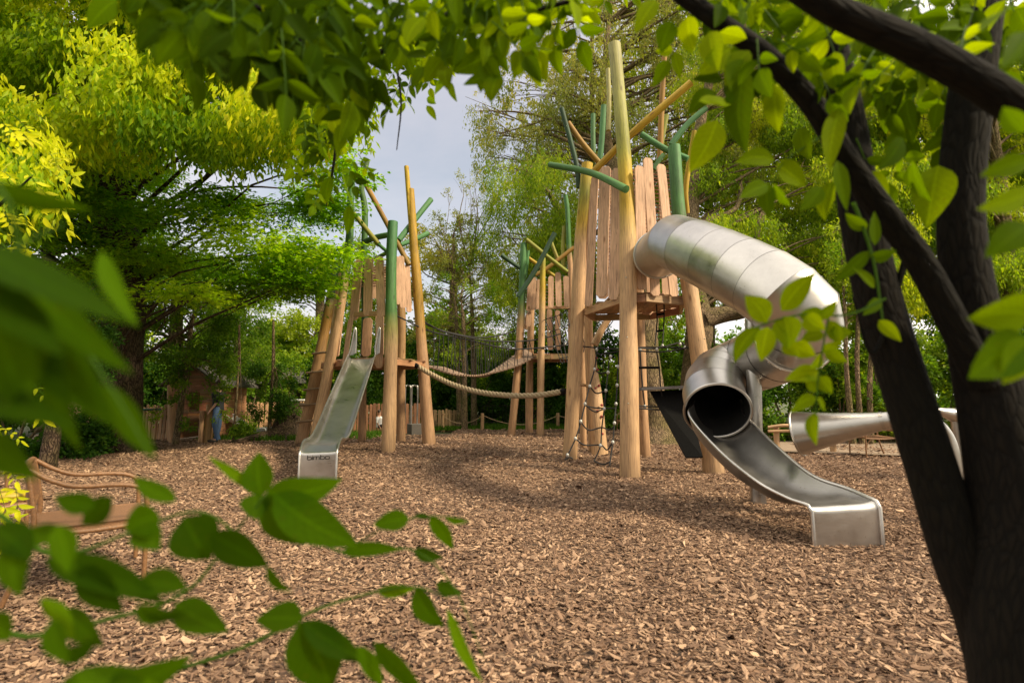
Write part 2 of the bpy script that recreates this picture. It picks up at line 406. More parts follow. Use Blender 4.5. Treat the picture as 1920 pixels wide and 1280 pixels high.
# loose chips: real geometry, dense near the camera
def chips():
    P = []
    for (y0, y1, dens, size) in ((1.2, 3.2, 2600, 1.0), (3.2, 5.5, 1900, 1.05), (5.5, 9, 900, 1.25), (9, 14, 330, 1.7), (14, 19, 130, 2.3)):
        xw = 1.12 * y1 + .4
        n = int(dens * (y1 - y0) * 2 * xw)
        x = RNG.uniform(-xw, xw, n); y = RNG.uniform(y0, y1, n)
        k = (np.abs(x) < 1.06 * y + .5) & (x > -11.8) & (x < 12.8)
        fe = np.where(x < -5.2, 14.8, np.where(x < -2, 16.4, 19.2)); k &= y < fe
        x, y = x[k], y[k]
        P.append(np.stack([x, y, np.full(len(x), size)], 1))
    P = np.concatenate(P); n = len(P)
    s = P[:, 2]
    L = RNG.gamma(3.2, .0066, n) * s + .007; W = L * RNG.uniform(.18, .55, n); T = RNG.uniform(.0015, .005, n) * s
    yaw = RNG.uniform(0, 2 * np.pi, n); pit = RNG.normal(0, .32, n); rol = RNG.normal(0, .38, n)
    ax = np.stack([np.cos(yaw) * np.cos(pit), np.sin(yaw) * np.cos(pit), np.sin(pit)], 1)
    sd = np.stack([-np.sin(yaw), np.cos(yaw), np.zeros(n)], 1)
    up = np.cross(ax, sd)
    sd2 = sd * np.cos(rol)[:, None] + up * np.sin(rol)[:, None]; up2 = np.cross(ax, sd2)
    c = np.stack([P[:, 0], P[:, 1], hnoise(P[:, 0], P[:, 1]) + RNG.uniform(.0, .020, n) * s], 1)
    hx = [(-.5, -.34), (-.46, .42), (.05, .5), (.5, .30), (.40, -.44), (-.05, -.5)]
    vs = np.zeros((n, 12, 3), np.float32)
    for i, (a, b) in enumerate(hx):
        a = a * (1 + RNG.uniform(-.25, .25, n)); b = b * (1 + RNG.uniform(-.35, .35, n))
        bend = (a * a * 4) * L * .10
        p = c + ax * (a * L)[:, None] + sd2 * (b * W)[:, None] + up2 * bend[:, None]
        vs[:, i] = p + up2 * (T / 2)[:, None]; vs[:, 6 + i] = p - up2 * (T / 2)[:, None]
    base = np.arange(n)[:, None] * 12
    q = [(0, 1, 2, 3), (0, 3, 4, 5)] + [(i, 6 + i, 6 + (i + 1) % 6, (i + 1) % 6) for i in range(6)]
    fs = np.concatenate([base + np.array(f)[None] for f in q]).astype(np.int32)
    r = RNG.beta(1.5, 1.5, n)[:, None]
    dk = np.array([.085, .046, .027]); md = np.array([.25, .148, .090]); lt = np.array([.53, .355, .228])
    col = np.where(r < .5, dk + (md - dk) * r * 2, md + (lt - md) * (r - .5) * 2)
    col = np.repeat(col, 12, 0)
    lp = np.tile(np.array([(a, b, 0) for a, b in hx] * 2, dtype=np.float32), (n, 1)) * .03 + np.repeat(RNG.uniform(0, 30, (n, 3)), 12, 0)
    o = link('wood_chips', vs.reshape(-1, 3), fs, M['chip'], None, None, col, lp.astype(np.float32))
    tag(o, 'loose tan and brown wood chips covering the play area ground', 'wood chips', None, 'stuff')
chips()

# ================================================================== PLAY TOWERS
GREEN = (.055, .16, .035); TEAL = (.075, .215, .07); YEL = (.50, .33, .02); YG = (.25, .26, .03); OCH = (.30, .16, .022); DKG = (.018, .06, .025)
WOOD = (.52, .33, .175); WOODR = (.48, .285, .15); PALE = (.36, .34, .13)
def grad(stops):
    def f(t):
        for (a, ca), (b, cb) in zip(stops, stops[1:]):
            if t <= b:
                k = (t - a) / max(b - a, 1e-6); k = max(0, min(1, k)); return tuple(x * (1 - k) + y * k for x, y in zip(ca, cb))
        return stops[-1][1]
    return f
def pxpath(pts, Y0, Y1=None):
    Y1 = Y0 if Y1 is None else Y1; n = len(pts) - 1
    return [at(x, y, Y0 + (Y1 - Y0) * i / n) for i, (x, y) in enumerate(pts)]
def post(parent, pts, Y0, Y1, w0, w1, stops, seg=16, name='post', n=26, wob=.06):
    """first pixel is the foot: the log runs on a little below the ground."""
    P = pxpath(pts, Y0, Y1)
    d = (P[1] - P[0]).normalized(); P[0] = P[0] - d * (max(P[0].z, 0) + .12) / max(d.z, .2)
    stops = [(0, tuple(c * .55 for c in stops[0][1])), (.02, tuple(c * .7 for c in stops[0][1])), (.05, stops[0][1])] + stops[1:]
    m = MB(); tube(m, catmull(P, n), [pw(w0, Y0), pw((w0 + w1) / 2, (Y0 + Y1) / 2), pw(w1, Y1)], seg, grad(stops), True, wob, .012)
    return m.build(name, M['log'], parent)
def crown(parent, a, b, Ya, Yb, w, col, mid=None, w2=None):
    P = [at(*a, Ya)] + ([at(*mid, (Ya + Yb) / 2)] if mid else []) + [at(*b, Yb)]
    if len(P) == 2:
        m_ = P[0].lerp(P[1], .5) + V((random.uniform(-.03, .03), 0, random.uniform(-.03, .03))); P.insert(1, m_)
    c2 = tuple(x * random.uniform(.8, 1.1) for x in col)
    m = MB(); tube(m, catmull(P, 10), [pw(w, Ya), pw(w2 or w, Yb)], 12, grad([(0, c2), (1, col)]), True, .05, .008)
    return m.build('branch_log', M['log'], parent)
def planks(parent, L, face, t=.03):
    for (ax, ay, bx, by, w, Ya, Yb) in L:      # bottom, top
        plank(at(ax, ay, Ya), at(bx, by, Yb), w * 1.04 / F * (Ya + Yb) / 2, t, face, 'plank', M['board'], parent)
def deck(parent, pts, z, t=.10, n=12):
    """boarded polygon deck with a rim beam."""
    m = MB(); cx = sum(p[0] for p in pts) / len(pts); cy = sum(p[1] for p in pts) / len(pts)
    x0 = min(p[0] for p in pts); x1 = max(p[0] for p in pts)
    def span(x):
        ys_ = []
        for (a, b) in zip(pts, pts[1:] + pts[:1]):
            if (a[0] - x) * (b[0] - x) < 0: ys_.append(a[1] + (b[1] - a[1]) * (x - a[0]) / (b[0] - a[0]))
        return (min(ys_), max(ys_)) if len(ys_) > 1 else None
    w = (x1 - x0) / n
    for i in range(n):
        x = x0 + (i + .5) * w; s = span(x)
        if s and s[1] - s[0] > .1: bar(m, V((x, s[0] + .02, z)), V((x, s[1] - .02, z)), w - .008, .035, col=tuple(c * random.uniform(.6, .8) for c in WOODR))
    m.build('deck', M['board'], parent)
    m = MB()
    for a, b in zip(pts, pts[1:] + pts[:1]):
        bar(m, V((a[0], a[1], z - .09)), V((b[0], b[1], z - .09)), .06, .13, col=tuple(c * random.uniform(.8, 1) for c in WOODR))
    bar(m, V((cx, pts[0][1], z - .095)), V((cx, cy + (cy - pts[0][1]), z - .095)), .09, .12, col=WOODR)
    m.build('rim_beam', M['board'], parent)

# ---- tower A (right, the highest)
tA = thing('play_tower', (2.3, 9.8, 0), 'tallest timber play tower with the steel tube slide leaving its plank railing', 'play tower')
# front post, left post, right post, back posts
post(tA, [(1181, 887), (1179, 700), (1178, 600), (1177, 440), (1173, 330), (1164, 215), (1152, 84)], 8.2, 8.9, 38, 24,
     [(0, WOOD), (.45, WOOD), (.52, (.48, .32, .10)), (.58, YEL), (.66, YEL), (.74, YG), (1, PALE)])
post(tA, [(1068, 858), (1077, 700), (1084, 560), (1089, 450), (1095, 380), (1101, 307)], 10.2, 10.0, 28, 22,
     [(0, WOOD), (.58, WOOD), (.68, YEL), (.85, YG), (1, YEL)])
post(tA, [(1338, 884), (1321, 740), (1299, 580), (1284, 480), (1272, 392), (1264, 275)], 8.6, 9.0, 37, 23,
     [(0, WOOD), (.60, WOOD), (.70, (.2, .22, .08)), (.78, GREEN), (1, TEAL)])
post(tA, [(1209, 850), (1202, 700), (1198, 570), (1196, 480)], 10.9, 10.8, 21, 18, [(0, WOODR), (1, WOODR)])
post(tA, [(1112, 838), (1106, 700), (1103, 575), (1104, 480)], 11.6, 11.3, 17, 15, [(0, WOODR), (1, WOODR)])
post(tA, [(1094, 825), (1092, 700), (1092, 600), (1096, 520)], 12.4, 12.0, 13, 12, [(0, WOODR), (1, WOODR)])
# tall crown poles and crossed logs
crown(tA, (1237, 296), (1247, 85), 10.4, 10.2, 11, OCH, (1241, 190))  # yellow pole, its shadow put into the browner colour
crown(tA, (1236, 300), (1250, 216), 11, 11, 9, YG)
crown(tA, (1288, 400), (1302, 246), 9.6, 9.4, 11, YEL, (1286, 350), 10)
crown(tA, (1085, 352), (1053, 203), 10.15, 10.1, 10, DKG, (1080, 305))
crown(tA, (1124, 306), (1065, 230), 10.3, 10.2, 11, OCH)
crown(tA, (1113, 288), (1112, 214), 11.3, 11.3, 9, TEAL)
crown(tA, (1125, 300), (1132, 198), 11, 11, 11, TEAL, (1129, 250))
crown(tA, (1174, 355), (1031, 309), 8.05, 9.9, 15, GREEN, (1108, 324), 11)
crown(tA, (1108, 327), (1296, 155), 9.6, 8.7, 13, YEL, (1188, 248), 15)
crown(tA, (1203, 252), (1290, 298), 9.4, 9.1, 12, TEAL, (1246, 279))
crown(tA, (1258, 272), (1324, 203), 9.3, 9.2, 12, TEAL, (1288, 234))
crown(tA, (1226, 318), (1244, 290), 9.8, 9.8, 9, GREEN)
crown(tA, (1141, 245), (1140, 130), 10.8, 10.8, 9, PALE)
FR = V((-.1, -1, 0)); FL = V((-.55, -.83, 0)); FRr = V((.25, -.97, 0))
planks(tA, [(1103, 574, 1116, 330, 15, 9.75, 9.7), (1128, 557, 1135, 313, 22, 9.35, 9.25), (1151, 562, 1157, 316, 21, 8.9, 8.85),
            (1093, 540, 1108, 345, 8, 10.1, 9.95)], FL)
planks(tA, [(1203, 543, 1199, 312, 20, 8.55, 8.5), (1229, 555, 1214, 297, 19, 8.6, 8.55), (1264, 556, 1239, 309, 18, 8.7, 8.6)], FRr)
planks(tA, [(1213, 590, 1213, 560, 26, 10.5, 10.5), (1246, 592, 1246, 560, 18, 10.6, 10.6), (1262, 582, 1262, 560, 14, 10.4, 10.4)], FRr)
planks(tA, [(1130, 560, 1136, 340, 20, 11.3, 11.3), (1161, 560, 1166, 345, 18, 11.4, 11.4), (1222, 560, 1216, 345, 18, 11.1, 11.1), (1250, 560, 1243, 350, 16, 10.7, 10.7)], V((0, 1, 0)))
sl = MB()
for i in range(26):
    y = 322 + i * 7.2
    bar(sl, at(1122, y, 11.15), at(1198, y - 2, 11.15), .028, .02, col=(.40, .17, .09))
sl.build('slat_screen', M['board'], tA); sl = MB()
for i in range(26):
    y = 322 + i * 7.2; bar(sl, at(1196, y - 4, 10.9), at(1262, y, 10.4), .028, .02, col=(.40, .17, .09))
sl.build('slat_screen', M['board'], tA)
deck(tA, [(at(1098, 572, 10.05).x, 10.05), (at(1166, 570, 8.75).x, 8.75), (at(1210, 560, 8.6).x, 8.6), (at(1280, 560, 8.95).x, 8.95), (3.3, 9.9), (2.9, 10.6), (1.75, 10.8)], at(1170, 553, 8.8).z, n=14)
# bolts on posts
bm_ = MB()
for (x, y, Y) in ((1174, 520, 8.1), (1176, 632, 8.05), (1178, 756, 8.03), (1321, 635, 8.45), (1083, 620, 10.05), (1172, 310, 8.7), (1174, 248, 8.74)):
    bm_ = MB(); sph(bm_, at(x, y, Y - .02), .013, 8, (.8, .78, .7)); bm_.build('bolt_head', M['steel'], tA)
# short cross board left
m = MB(); bar(m, at(1084, 720, 10.1), at(1106, 724, 11.4), .10, .045, col=WOOD); m.build('cross_board', M['board'], tA)
# side platform with the black sliding board
m = MB()
for k in range(5):
    bar(m, at(1203, 729, 9.0) + V((0, k * .12, 0)), at(1300, 725, 8.75) + V((0, k * .12, 0)), .11, .05, col=(.16, .15, .15))
m.build('side_platform', M['board'], tA)
m = MB(); a = at(1219, 733, 9.1); b = at(1284, 730, 9.0); c = at(1318, 856, 8.15); d = at(1286, 857, 8.25)
n_ = (b - a).cross(d - a).normalized() * .03
m.add([a, b, c, d, a + n_, b + n_, c + n_, d + n_], [(0, 1, 2, 3), (7, 6, 5, 4), (0, 4, 5, 1), (1, 5, 6, 2), (2, 6, 7, 3), (3, 7, 4, 0)], smooth=False)
m.build('rubber_board', M['rubber'], tA)

# ---- tower B (left)
tB = thing('play_tower', (-3.8, 12.6, 0), 'left timber play tower with green and yellow posts and a straight steel slide', 'play tower')
post(tB, [(588, 842), (604, 757), (622, 660), (640, 566), (650, 500), (656, 437), (657, 378), (662, 307)], 12.3, 12.6, 22, 11,
     [(0, WOOD), (.42, WOOD), (.5, (.3, .25, .08)), (.56, GREEN), (1, GREEN)])
post(tB, [(679, 820), (681, 700), (684, 600), (683, 482), (684, 392), (678, 350), (689, 300)], 13.9, 13.6, 14, 10, [(0, WOODR), (.25, DKG), (.5, GREEN), (1, (.09, .15, .06))])
post(tB, [(728, 846), (731, 740), (734, 640), (733, 561), (734, 477), (737, 416)], 11.3, 11.5, 26, 19,
     [(0, WOOD), (.36, WOOD), (.46, (.26, .25, .07)), (.54, GREEN), (1, (.05, .16, .06))])
post(tB, [(804, 826), (797, 730), (790, 640), (781, 519), (775, 449), (770, 355)], 12.9, 12.9, 24, 14,
     [(0, WOODR), (.38, WOODR), (.5, (.42, .25, .03)), (1, (.36, .22, .02))])
crown(tB, (777, 470), (762, 312), 12.9, 12.85, 12, YEL, (769, 400), 9)
post(tB, [(566, 822), (585, 740), (605, 640), (620, 560), (632, 490)], 13.6, 13.6, 22, 16, [(0, WOODR), (.45, (.34, .2, .08)), (.6, OCH), (.8, DKG), (1, DKG)])
post(tB, [(752, 820), (752, 700), (753, 591), (747, 500)], 13.9, 13.8, 17, 14, [(0, WOODR), (.7, (.36, .22, .09)), (1, OCH)])
crown(tB, (710, 458), (663, 400), 12.1, 12.3, 10, YG)
crown(tB, (736, 478), (708, 456), 12.0, 12.1, 7, GREEN)
crown(tB, (767, 497), (686, 346), 12.7, 13, 10, OCH, (726, 420))
crown(tB, (684, 453), (730, 440), 13.2, 12, 11, GREEN)
crown(tB, (699, 486), (728, 472), 12.9, 12.2, 8, TEAL)
crown(tB, (748, 450), (808, 374), 12.8, 13.4, 11, TEAL, (781, 408))
crown(tB, (752, 459), (803, 437), 13.4, 13.8, 9, TEAL)
planks(tB, [(663, 600, 673, 487, 17, 12.0, 12.0), (689, 592, 692, 481, 18, 11.75, 11.75), (715, 594, 711, 481, 17, 11.5, 11.5)], V((-.25, -1, 0)))
planks(tB, [(746, 571, 744, 481, 8, 12.1, 12.1), (756, 578, 752, 480, 11, 12.4, 12.4), (767, 585, 763, 497, 10, 12.7, 12.7)], V((.3, -1, 0)))
planks(tB, [(622, 640, 640, 510, 12, 13.2, 13.1), (645, 690, 658, 598, 10, 12.0, 11.9), (711, 690, 712, 592, 15, 11.5, 11.5),
            (632, 668, 640, 600, 8, 12.7, 12.7)], V((-.35, -1, 0)))
planks(tB, [(686, 668, 690, 596, 17, 13.7, 13.7), (712, 668, 712, 585, 15, 13.8, 13.8), (676, 560, 678, 500, 14, 13.9, 13.9), (700, 560, 700, 500, 14, 13.9, 13.9), (722, 560, 721, 500, 14, 13.9, 13.9)], V((0, 1, 0)))
sl = MB()
for i in range(9):
    y = 497 + i * 5; bar(sl, at(662, y, 13.6), at(728, y - 1, 13.3), .03, .02, col=(.34, .16, .09))
sl.build('slat_screen', M['board'], tB); sl = MB(); bar(sl, at(660, 590, 12.05), at(716, 587, 11.55), .11, .05, V((0, -1, 0)), col=WOOD)
sl.build('cross_board', M['board'], tB)
zB = at(700, 672, 11.8).z
deck(tB, [(at(640, 680, 12.2).x, 12.2), (at(716, 680, 11.6).x, 11.6), (at(742, 680, 11.7).x, 11.7), (at(800, 680, 12.9).x, 12.9), (at(756, 680, 13.9).x, 13.8), (-4.6, 13.9), (-4.9, 13.2)], zB, n=12)
m = MB()
for k, (xa, xb, y) in enumerate(((588, 622, 661), (577, 616, 697), (571, 608, 729), (563, 603, 758), (557, 597, 789))):
    tube(m, catmull([at(xa - 2, y + 2, 13.5), at((xa + xb) / 2, y, 13), at(xb, y - 2, 12.4)], 4), .028, 8, tuple(c * .55 for c in WOOD))
    m.build('rung', M['log'], tB); m = MB()

# ---- tower C (middle, farthest)
tC = thing('play_tower', (.9, 16.3, 0), 'farthest timber play tower, standing between the other two behind the suspension bridge', 'play tower')
post(tC, [(959, 815), (970, 700), (976, 616), (979, 543), (982, 456)], 16.0, 16.0, 15, 13, [(0, WOODR), (.5, WOODR), (.62, (.16, .18, .05)), (.7, GREEN), (1, TEAL)])
post(tC, [(1013, 819), (1014, 700), (1016, 600), (1018, 484)], 15.7, 15.7, 14, 11, [(0, WOOD), (.7, WOOD), (.85, YEL), (1, YG)])
post(tC, [(992, 815), (993, 700), (996, 584), (997, 540)], 17.0, 17.0, 14, 12, [(0, WOODR), (1, WOODR)])
post(tC, [(1071, 815), (1071, 640), (1070, 515), (1067, 462), (1064, 395), (1060, 366)], 17.0, 16.8, 12, 8, [(0, WOODR), (.5, WOODR), (.6, GREEN), (1, TEAL)])
crown(tC, (1056, 500), (1058, 424), 17, 17, 8, YG)
crown(tC, (976, 503), (940, 478), 16, 15.8, 8, DKG)
crown(tC, (971, 556), (1040, 437), 15.5, 15.5, 9, DKG, (1003, 508))
crown(tC, (1064, 510), (987, 449), 15.9, 15.9, 8, YG)
crown(tC, (1004, 516), (1076, 464), 16.4, 16.4, 8, OCH, (1030, 500))
crown(tC, (1040, 518), (990, 483), 16.7, 16.7, 7, YEL)
crown(tC, (1045, 484), (1034, 455), 16.7, 16.7, 7, YG)
crown(tC, (985, 520), (990, 470), 16.2, 16.2, 7, TEAL)
planks(tC, [(998, 581, 1001, 520, 9, 16.1, 16.1), (990, 583, 993, 527, 7, 16.4, 16.4), (1006, 580, 1010, 524, 8, 15.9, 15.9), (1033, 577, 1033, 518, 10, 15.8, 15.8), (1048, 575, 1046, 511, 11, 16.0, 16.0), (1063, 576, 1061, 518, 10, 16.2, 16.2),
            (1032, 656, 1030, 580, 10, 17.4, 17.4), (1047, 656, 1045, 582, 9, 17.3, 17.3), (990, 612, 992, 585, 9, 16.3, 16.3), (986, 618, 988, 590, 6, 16.4, 16.4)], V((0, -1, 0)))
m = MB()
for i in range(7): bar(m, at(1000, 530 + i * 6, 17.4), at(1068, 528 + i * 6, 17.4), .035, .02, col=(.38, .18, .1))
m.build('slat_screen', M['board'], tC); m = MB(); bar(m, at(990, 577, 16.2), at(1068, 576, 16.4), .10, .05, V((0, -1, 0)), col=WOODR)
m.build('cross_board', M['board'], tC)
zC = at(1030, 664, 16.0).z
deck(tC, [(at(1000, 664, 15.9).x, 15.9), (at(1075, 664, 16.0).x, 16.0), (1.9, 17.4), (.5, 17.4)], zC, n=10)

# ================================================================== SUSPENSION BRIDGE
br = thing('suspension_bridge', (-.8, 14.2, 0), 'sagging plank suspension bridge with black rope railings between left and middle towers', 'bridge')
near = catmull([at(800, 686, 12.9), at(845, 700, 13.5), at(882, 704, 14.0), at(913, 701, 14.5), at(963, 688, 15.2), at(1006, 668, 15.9)], 36)
side = V((.35, .95, 0)).normalized() * .95
side_end = (at(985, 655, 16.7) - at(1006, 668, 15.9)).normalized() * .95
def side_at(i): k = max(0, (i - 12) / 24); return side.lerp(side_end, k * k * (3 - 2 * k))
for i in range(36):
    a, b = near[i], near[i + 1]; mid = (a + b) / 2; w = (b - a).length - .012
    m = MB(); gcol = random.uniform(.8, 1.1)
    Yx = side_at(i).normalized(); X = (b - a).normalized(); X = (X - Yx * X.dot(Yx)).normalized(); Z = X.cross(Yx).normalized()
    extr(m, [(-w / 2, 0), (w / 2, 0), (w / 2, .95), (-w / 2, .95)], mid, X, Yx, Z, .045, (.30 * gcol, .205 * gcol, .145 * gcol)); m.build('plank', M['board'], br)
r1 = catmull([at(795, 603, 12.9), at(825, 619, 13.3), at(854, 627, 13.6), at(902, 637, 14.2), at(943, 640, 14.8), at(1004, 637, 15.7), at(1061, 623, 16.0)], 30)
r2 = catmull([at(744, 592, 12.2), at(801, 619, 13.0), at(841, 629, 13.5), at(882, 638, 14.0), at(943, 652, 14.8), at(984, 654, 15.3), at(1061, 647, 15.9)], 30)
r3 = catmull([at(775, 596, 13.9), at(827, 619, 14.2), at(882, 631, 14.8), at(913, 632, 15.2), at(943, 627, 15.7), at(967, 619, 16.2), at(990, 607, 16.8)], 30)
for r_ in (r1, r2, r3):
    m = MB(); tube(m, r_, .020, 6); m.build('handrail_rope', M['rope'], br)
def nearest_x(P, x): return min(P, key=lambda p: abs(p.x / p.y - x))
for i, px in enumerate((812, 822, 832, 841, 850, 859, 868, 876, 884, 892, 900, 909, 917, 926, 935, 944, 953, 962, 971, 980, 989, 998)):
    u = (px - 960) / F; b = nearest_x(near, u); t = nearest_x(r1, u)
    m = MB(); tube(m, [t, t.lerp(b, .5) + V((.01, 0, 0)), b + V((0, 0, -.03))], .012, 6); m.build('hanger_rope', M['rope'], br)
for i in range(2, 35, 2):
    b = near[i] + side_at(i); t = min(r3, key=lambda p: abs(p.x - b.x) + abs(p.y - b.y))
    m = MB(); tube(m, [t, t.lerp(b, .5), b], .010, 6); m.build('hanger_rope', M['rope'], br)

# thick twisted rope
tr = thing('balance_rope', (-.5, 11.4, 0), 'thick twisted tan rope hung low between left tower and tallest tower', 'rope')
cp = catmull([at(786, 688, 12.3), at(810, 702, 12.1), at(850, 721, 11.7), at(900, 735, 11.3), at(955, 741, 10.9), at(1005, 741, 10.6), at(1053, 734, 10.3)], 260)
T, N_, B_ = frames(cp); Lacc = [0]
for a, b in zip(cp, cp[1:]): Lacc.append(Lacc[-1] + (b - a).length)
m = MB()
for k in range(3):
    pts = [cp[i] + (N_[i] * math.cos(Lacc[i] * 22 + k * 2.094) + B_[i] * math.sin(Lacc[i] * 22 + k * 2.094)) * .030 for i in range(len(cp))]
    tube(m, pts, .033, 8, (.37, .285, .175), True)
m.build('strand', M['hemp'], tr)
for a, b in (((766, 678), (789, 690)), ((1050, 735), (1062, 733))):
    m = MB(); Ya = 12.5 if a[0] < 900 else 10.35
    tube(m, [at(*a, Ya), at(*b, Ya - .15)], .062, 12); m.build('sleeve', M['rubber'], tr)

# ================================================================== NETS
def net(name, loc, label, cat, ropes, clamps, r=.013, group=None):
    t = thing(name, loc, label, cat, group)
    for pts in ropes:
        m = MB(); P = [at(*p) for p in pts]; tube(m, catmull(P, max(4, 5 * (len(P) - 1))), r, 6); m.build('rope', M['rope'], t)
    for p in clamps:
        m = MB(); c = at(*p); sph(m, c, .030, 8, sq=(1, 1, 1.25)); m.build('clamp', M['clamp'], t)
    return t
net('climbing_net', (1.6, 9.2, 0), 'black rope climbing net with pale clamps draped to the chips under tallest tower', 'climbing net',
    [[(1119, 655, 9.9), (1115, 690, 9.7), (1106, 722, 9.5), (1097, 757, 9.3), (1089, 790, 9.2), (1079, 822, 9.1), (1060, 862, 9.0)],
     [(1143, 660, 9.7), (1140, 697, 9.6), (1136, 732, 9.5), (1133, 765, 9.4), (1128, 805, 9.3), (1126, 835, 9.1), (1114, 864, 8.95)],
     [(1162, 655, 9.5), (1159, 687, 9.4), (1157, 722, 9.3), (1155, 757, 9.2), (1152, 792, 9.0), (1149, 829, 8.9), (1143, 872, 8.7)],
     [(1115, 692, 9.7), (1124, 699, 9.65), (1140, 697, 9.6)], [(1106, 724, 9.5), (1118, 737, 9.5), (1136, 732, 9.5)],
     [(1097, 760, 9.3), (1114, 764, 9.35), (1133, 765, 9.4), (1155, 765, 9.3)], [(1097, 758, 9.3), (1114, 771, 9.35), (1131, 767, 9.4)],
     [(1089, 791, 9.2), (1104, 806, 9.25), (1128, 801, 9.3), (1142, 806, 9.1), (1151, 800, 9.0)],
     [(1079, 822, 9.1), (1096, 834, 9.1), (1126, 834, 9.1), (1138, 843, 9.0), (1148, 830, 8.9)],
     [(1060, 861, 9.0), (1068, 857, 9.0), (1074, 860, 9.0)], [(1114, 864, 8.95), (1130, 870, 8.85), (1143, 866, 8.75)],
     [(1090, 649, 10.3), (1119, 652, 9.9), (1150, 654, 9.4), (1176, 652, 8.4)], [(1119, 655, 9.9), (1123, 664, 9.8), (1145, 661, 9.6), (1162, 657, 9.5), (1174, 650, 9.4)]],
    [(1119, 655, 9.85), (1115, 692, 9.65), (1140, 698, 9.55), (1106, 724, 9.45), (1136, 732, 9.45), (1097, 757, 9.25), (1133, 766, 9.35), (1089, 790, 9.15), (1079, 822, 9.05), (1064, 853, 8.95), (1126, 835, 9.05), (1149, 829, 8.85), (1159, 687, 9.35), (1157, 722, 9.25), (1155, 757, 9.15), (1152, 793, 8.95), (1145, 668, 9.55)])
net('rope_ladder', (2.45, 9.0, 0), 'black rope ladder and ring ropes hanging right of the front post of tallest tower', 'rope ladder',
    [[(1200, 653, 9.0), (1202, 690, 9.0), (1205, 728, 9.0), (1209, 762, 9.0)], [(1231, 657, 9.0), (1236, 690, 9.0), (1239, 728, 9.0), (1245, 762, 9.0)],
     [(1194, 652, 8.6), (1231, 653, 9.0), (1275, 642, 9.2), (1282, 646, 9.1), (1290, 652, 8.9)], [(1194, 657, 8.8), (1231, 660, 9.0), (1262, 657, 9.1), (1290, 652, 8.9)],
     [(1200, 651, 9.0), (1240, 651, 9.2), (1284, 652, 9.1)],
     [(1196, 765, 8.8), (1240, 768, 9.0), (1282, 765, 9.1)], [(1196, 761, 8.9), (1240, 763, 9.0), (1284, 768, 9.1)],
     [(1230, 562, 9.6), (1232, 600, 9.6), (1228, 648, 9.4)], [(1245, 562, 9.6), (1245, 600, 9.6), (1242, 646, 9.4)]],
    [(1200, 655, 8.95), (1231, 655, 8.95), (1275, 645, 9.1), (1284, 652, 9.0), (1209, 762, 8.95), (1244, 760, 8.95), (1258, 766, 8.95), (1242, 648, 9.35)])
t = C.objects['rope_ladder']
for a, b in (((1198, 689), (1237, 689)), ((1203, 727), (1241, 727)), ((1231, 590), (1245, 588)), ((1230, 621), (1244, 619))):
    m = MB(); Y = 9.0 if a[1] > 650 else 9.6; tube(m, [at(*a, Y), at(*b, Y)], .022, 8); m.build('rung', M['rubber'], t)
net('side_net', (1.2, 14, 0), 'slanting black rope net fixed beside the deck of the farthest tower', 'rope net',
    [[(1003, 610, 16), (1022, 599, 15.5), (1045, 592, 14.5), (1068, 578, 13.2)]] +
    [[(1022 + k * 10, 599 - k * 4, 15.5 - k * .6), (1036 + k * 9, 632, 15.2 - k * .6), (1052 + k * 6, 680, 14.8 - k * .6)] for k in range(5)] +
    [[(1030, 622, 15.4), (1050, 616, 14.2), (1072, 606, 13)], [(1040, 650, 15.2), (1060, 645, 14), (1076, 640, 13)], [(1050, 672, 14.9), (1066, 668, 14), (1078, 662, 13)]],
    [(1030, 622, 15.3), (1050, 616, 14.1), (1040, 650, 15.1), (1060, 645, 13.9)], .012)
net('upper_net', (1.9, 12, 0), 'black rope net stretched behind tallest tower around the leaning branch', 'rope net',
    [[(1110, 580, 12), (1124, 620, 12), (1126, 650, 12)], [(1130, 575, 12), (1118, 610, 12), (1110, 650, 12)], [(1112, 600, 12), (1135, 602, 12), (1160, 585, 12)],
     [(1113, 625, 12), (1130, 628, 12), (1150, 600, 12)], [(1094, 600, 11.9), (1098, 630, 11.9), (1094, 660, 11.9)], [(1096, 580, 11.9), (1090, 620, 11.9), (1098, 650, 11.9)]],
    [(1120, 602, 12), (1116, 626, 12), (1130, 628, 12)], .011)

# leaning climbing log with red holds
cl = thing('climbing_log', tuple(gr(1122, 845)), 'leaning pale climbing log with small red holds and black wrapped tip', 'climbing log')
P = catmull([at(1124, 850, 10.3), at(1120, 790, 10.3), at(1117, 735, 10.4), at(1113, 690, 10.6), at(1111, 655, 10.8)], 16)
m = MB(); tube(m, P, [pw(32, 10.3), pw(28, 10.3), pw(16, 10.5), pw(8, 10.8)], 14, WOOD, True, .08); m.build('trunk', M['log'], cl)
m = MB(); tube(m, catmull([at(1114, 646, 11), at(1128, 618, 11), at(1144, 594, 11)], 8), [pw(14, 11), pw(12, 11)], 10, WOOD, True, .05); m.build('branch_log', M['log'], cl)
m = MB(); tube(m, [at(1142, 597, 11), at(1153, 574, 11)], pw(14, 11), 10); m.build('rubber_wrap', M['rubber'], cl)
for x, y in ((1116, 672), (1118, 694), (1121, 723), (1126, 759), (1126, 780), (1127, 812), (1115, 728), (1118, 770)):
    m = MB(); sph(m, at(x, y, 10.3 if y > 730 else 10.45) - V((0, .14, 0)), .028, 8, sq=(1.1, .8, 1)); m.build('climbing_hold', M['hold'], cl)

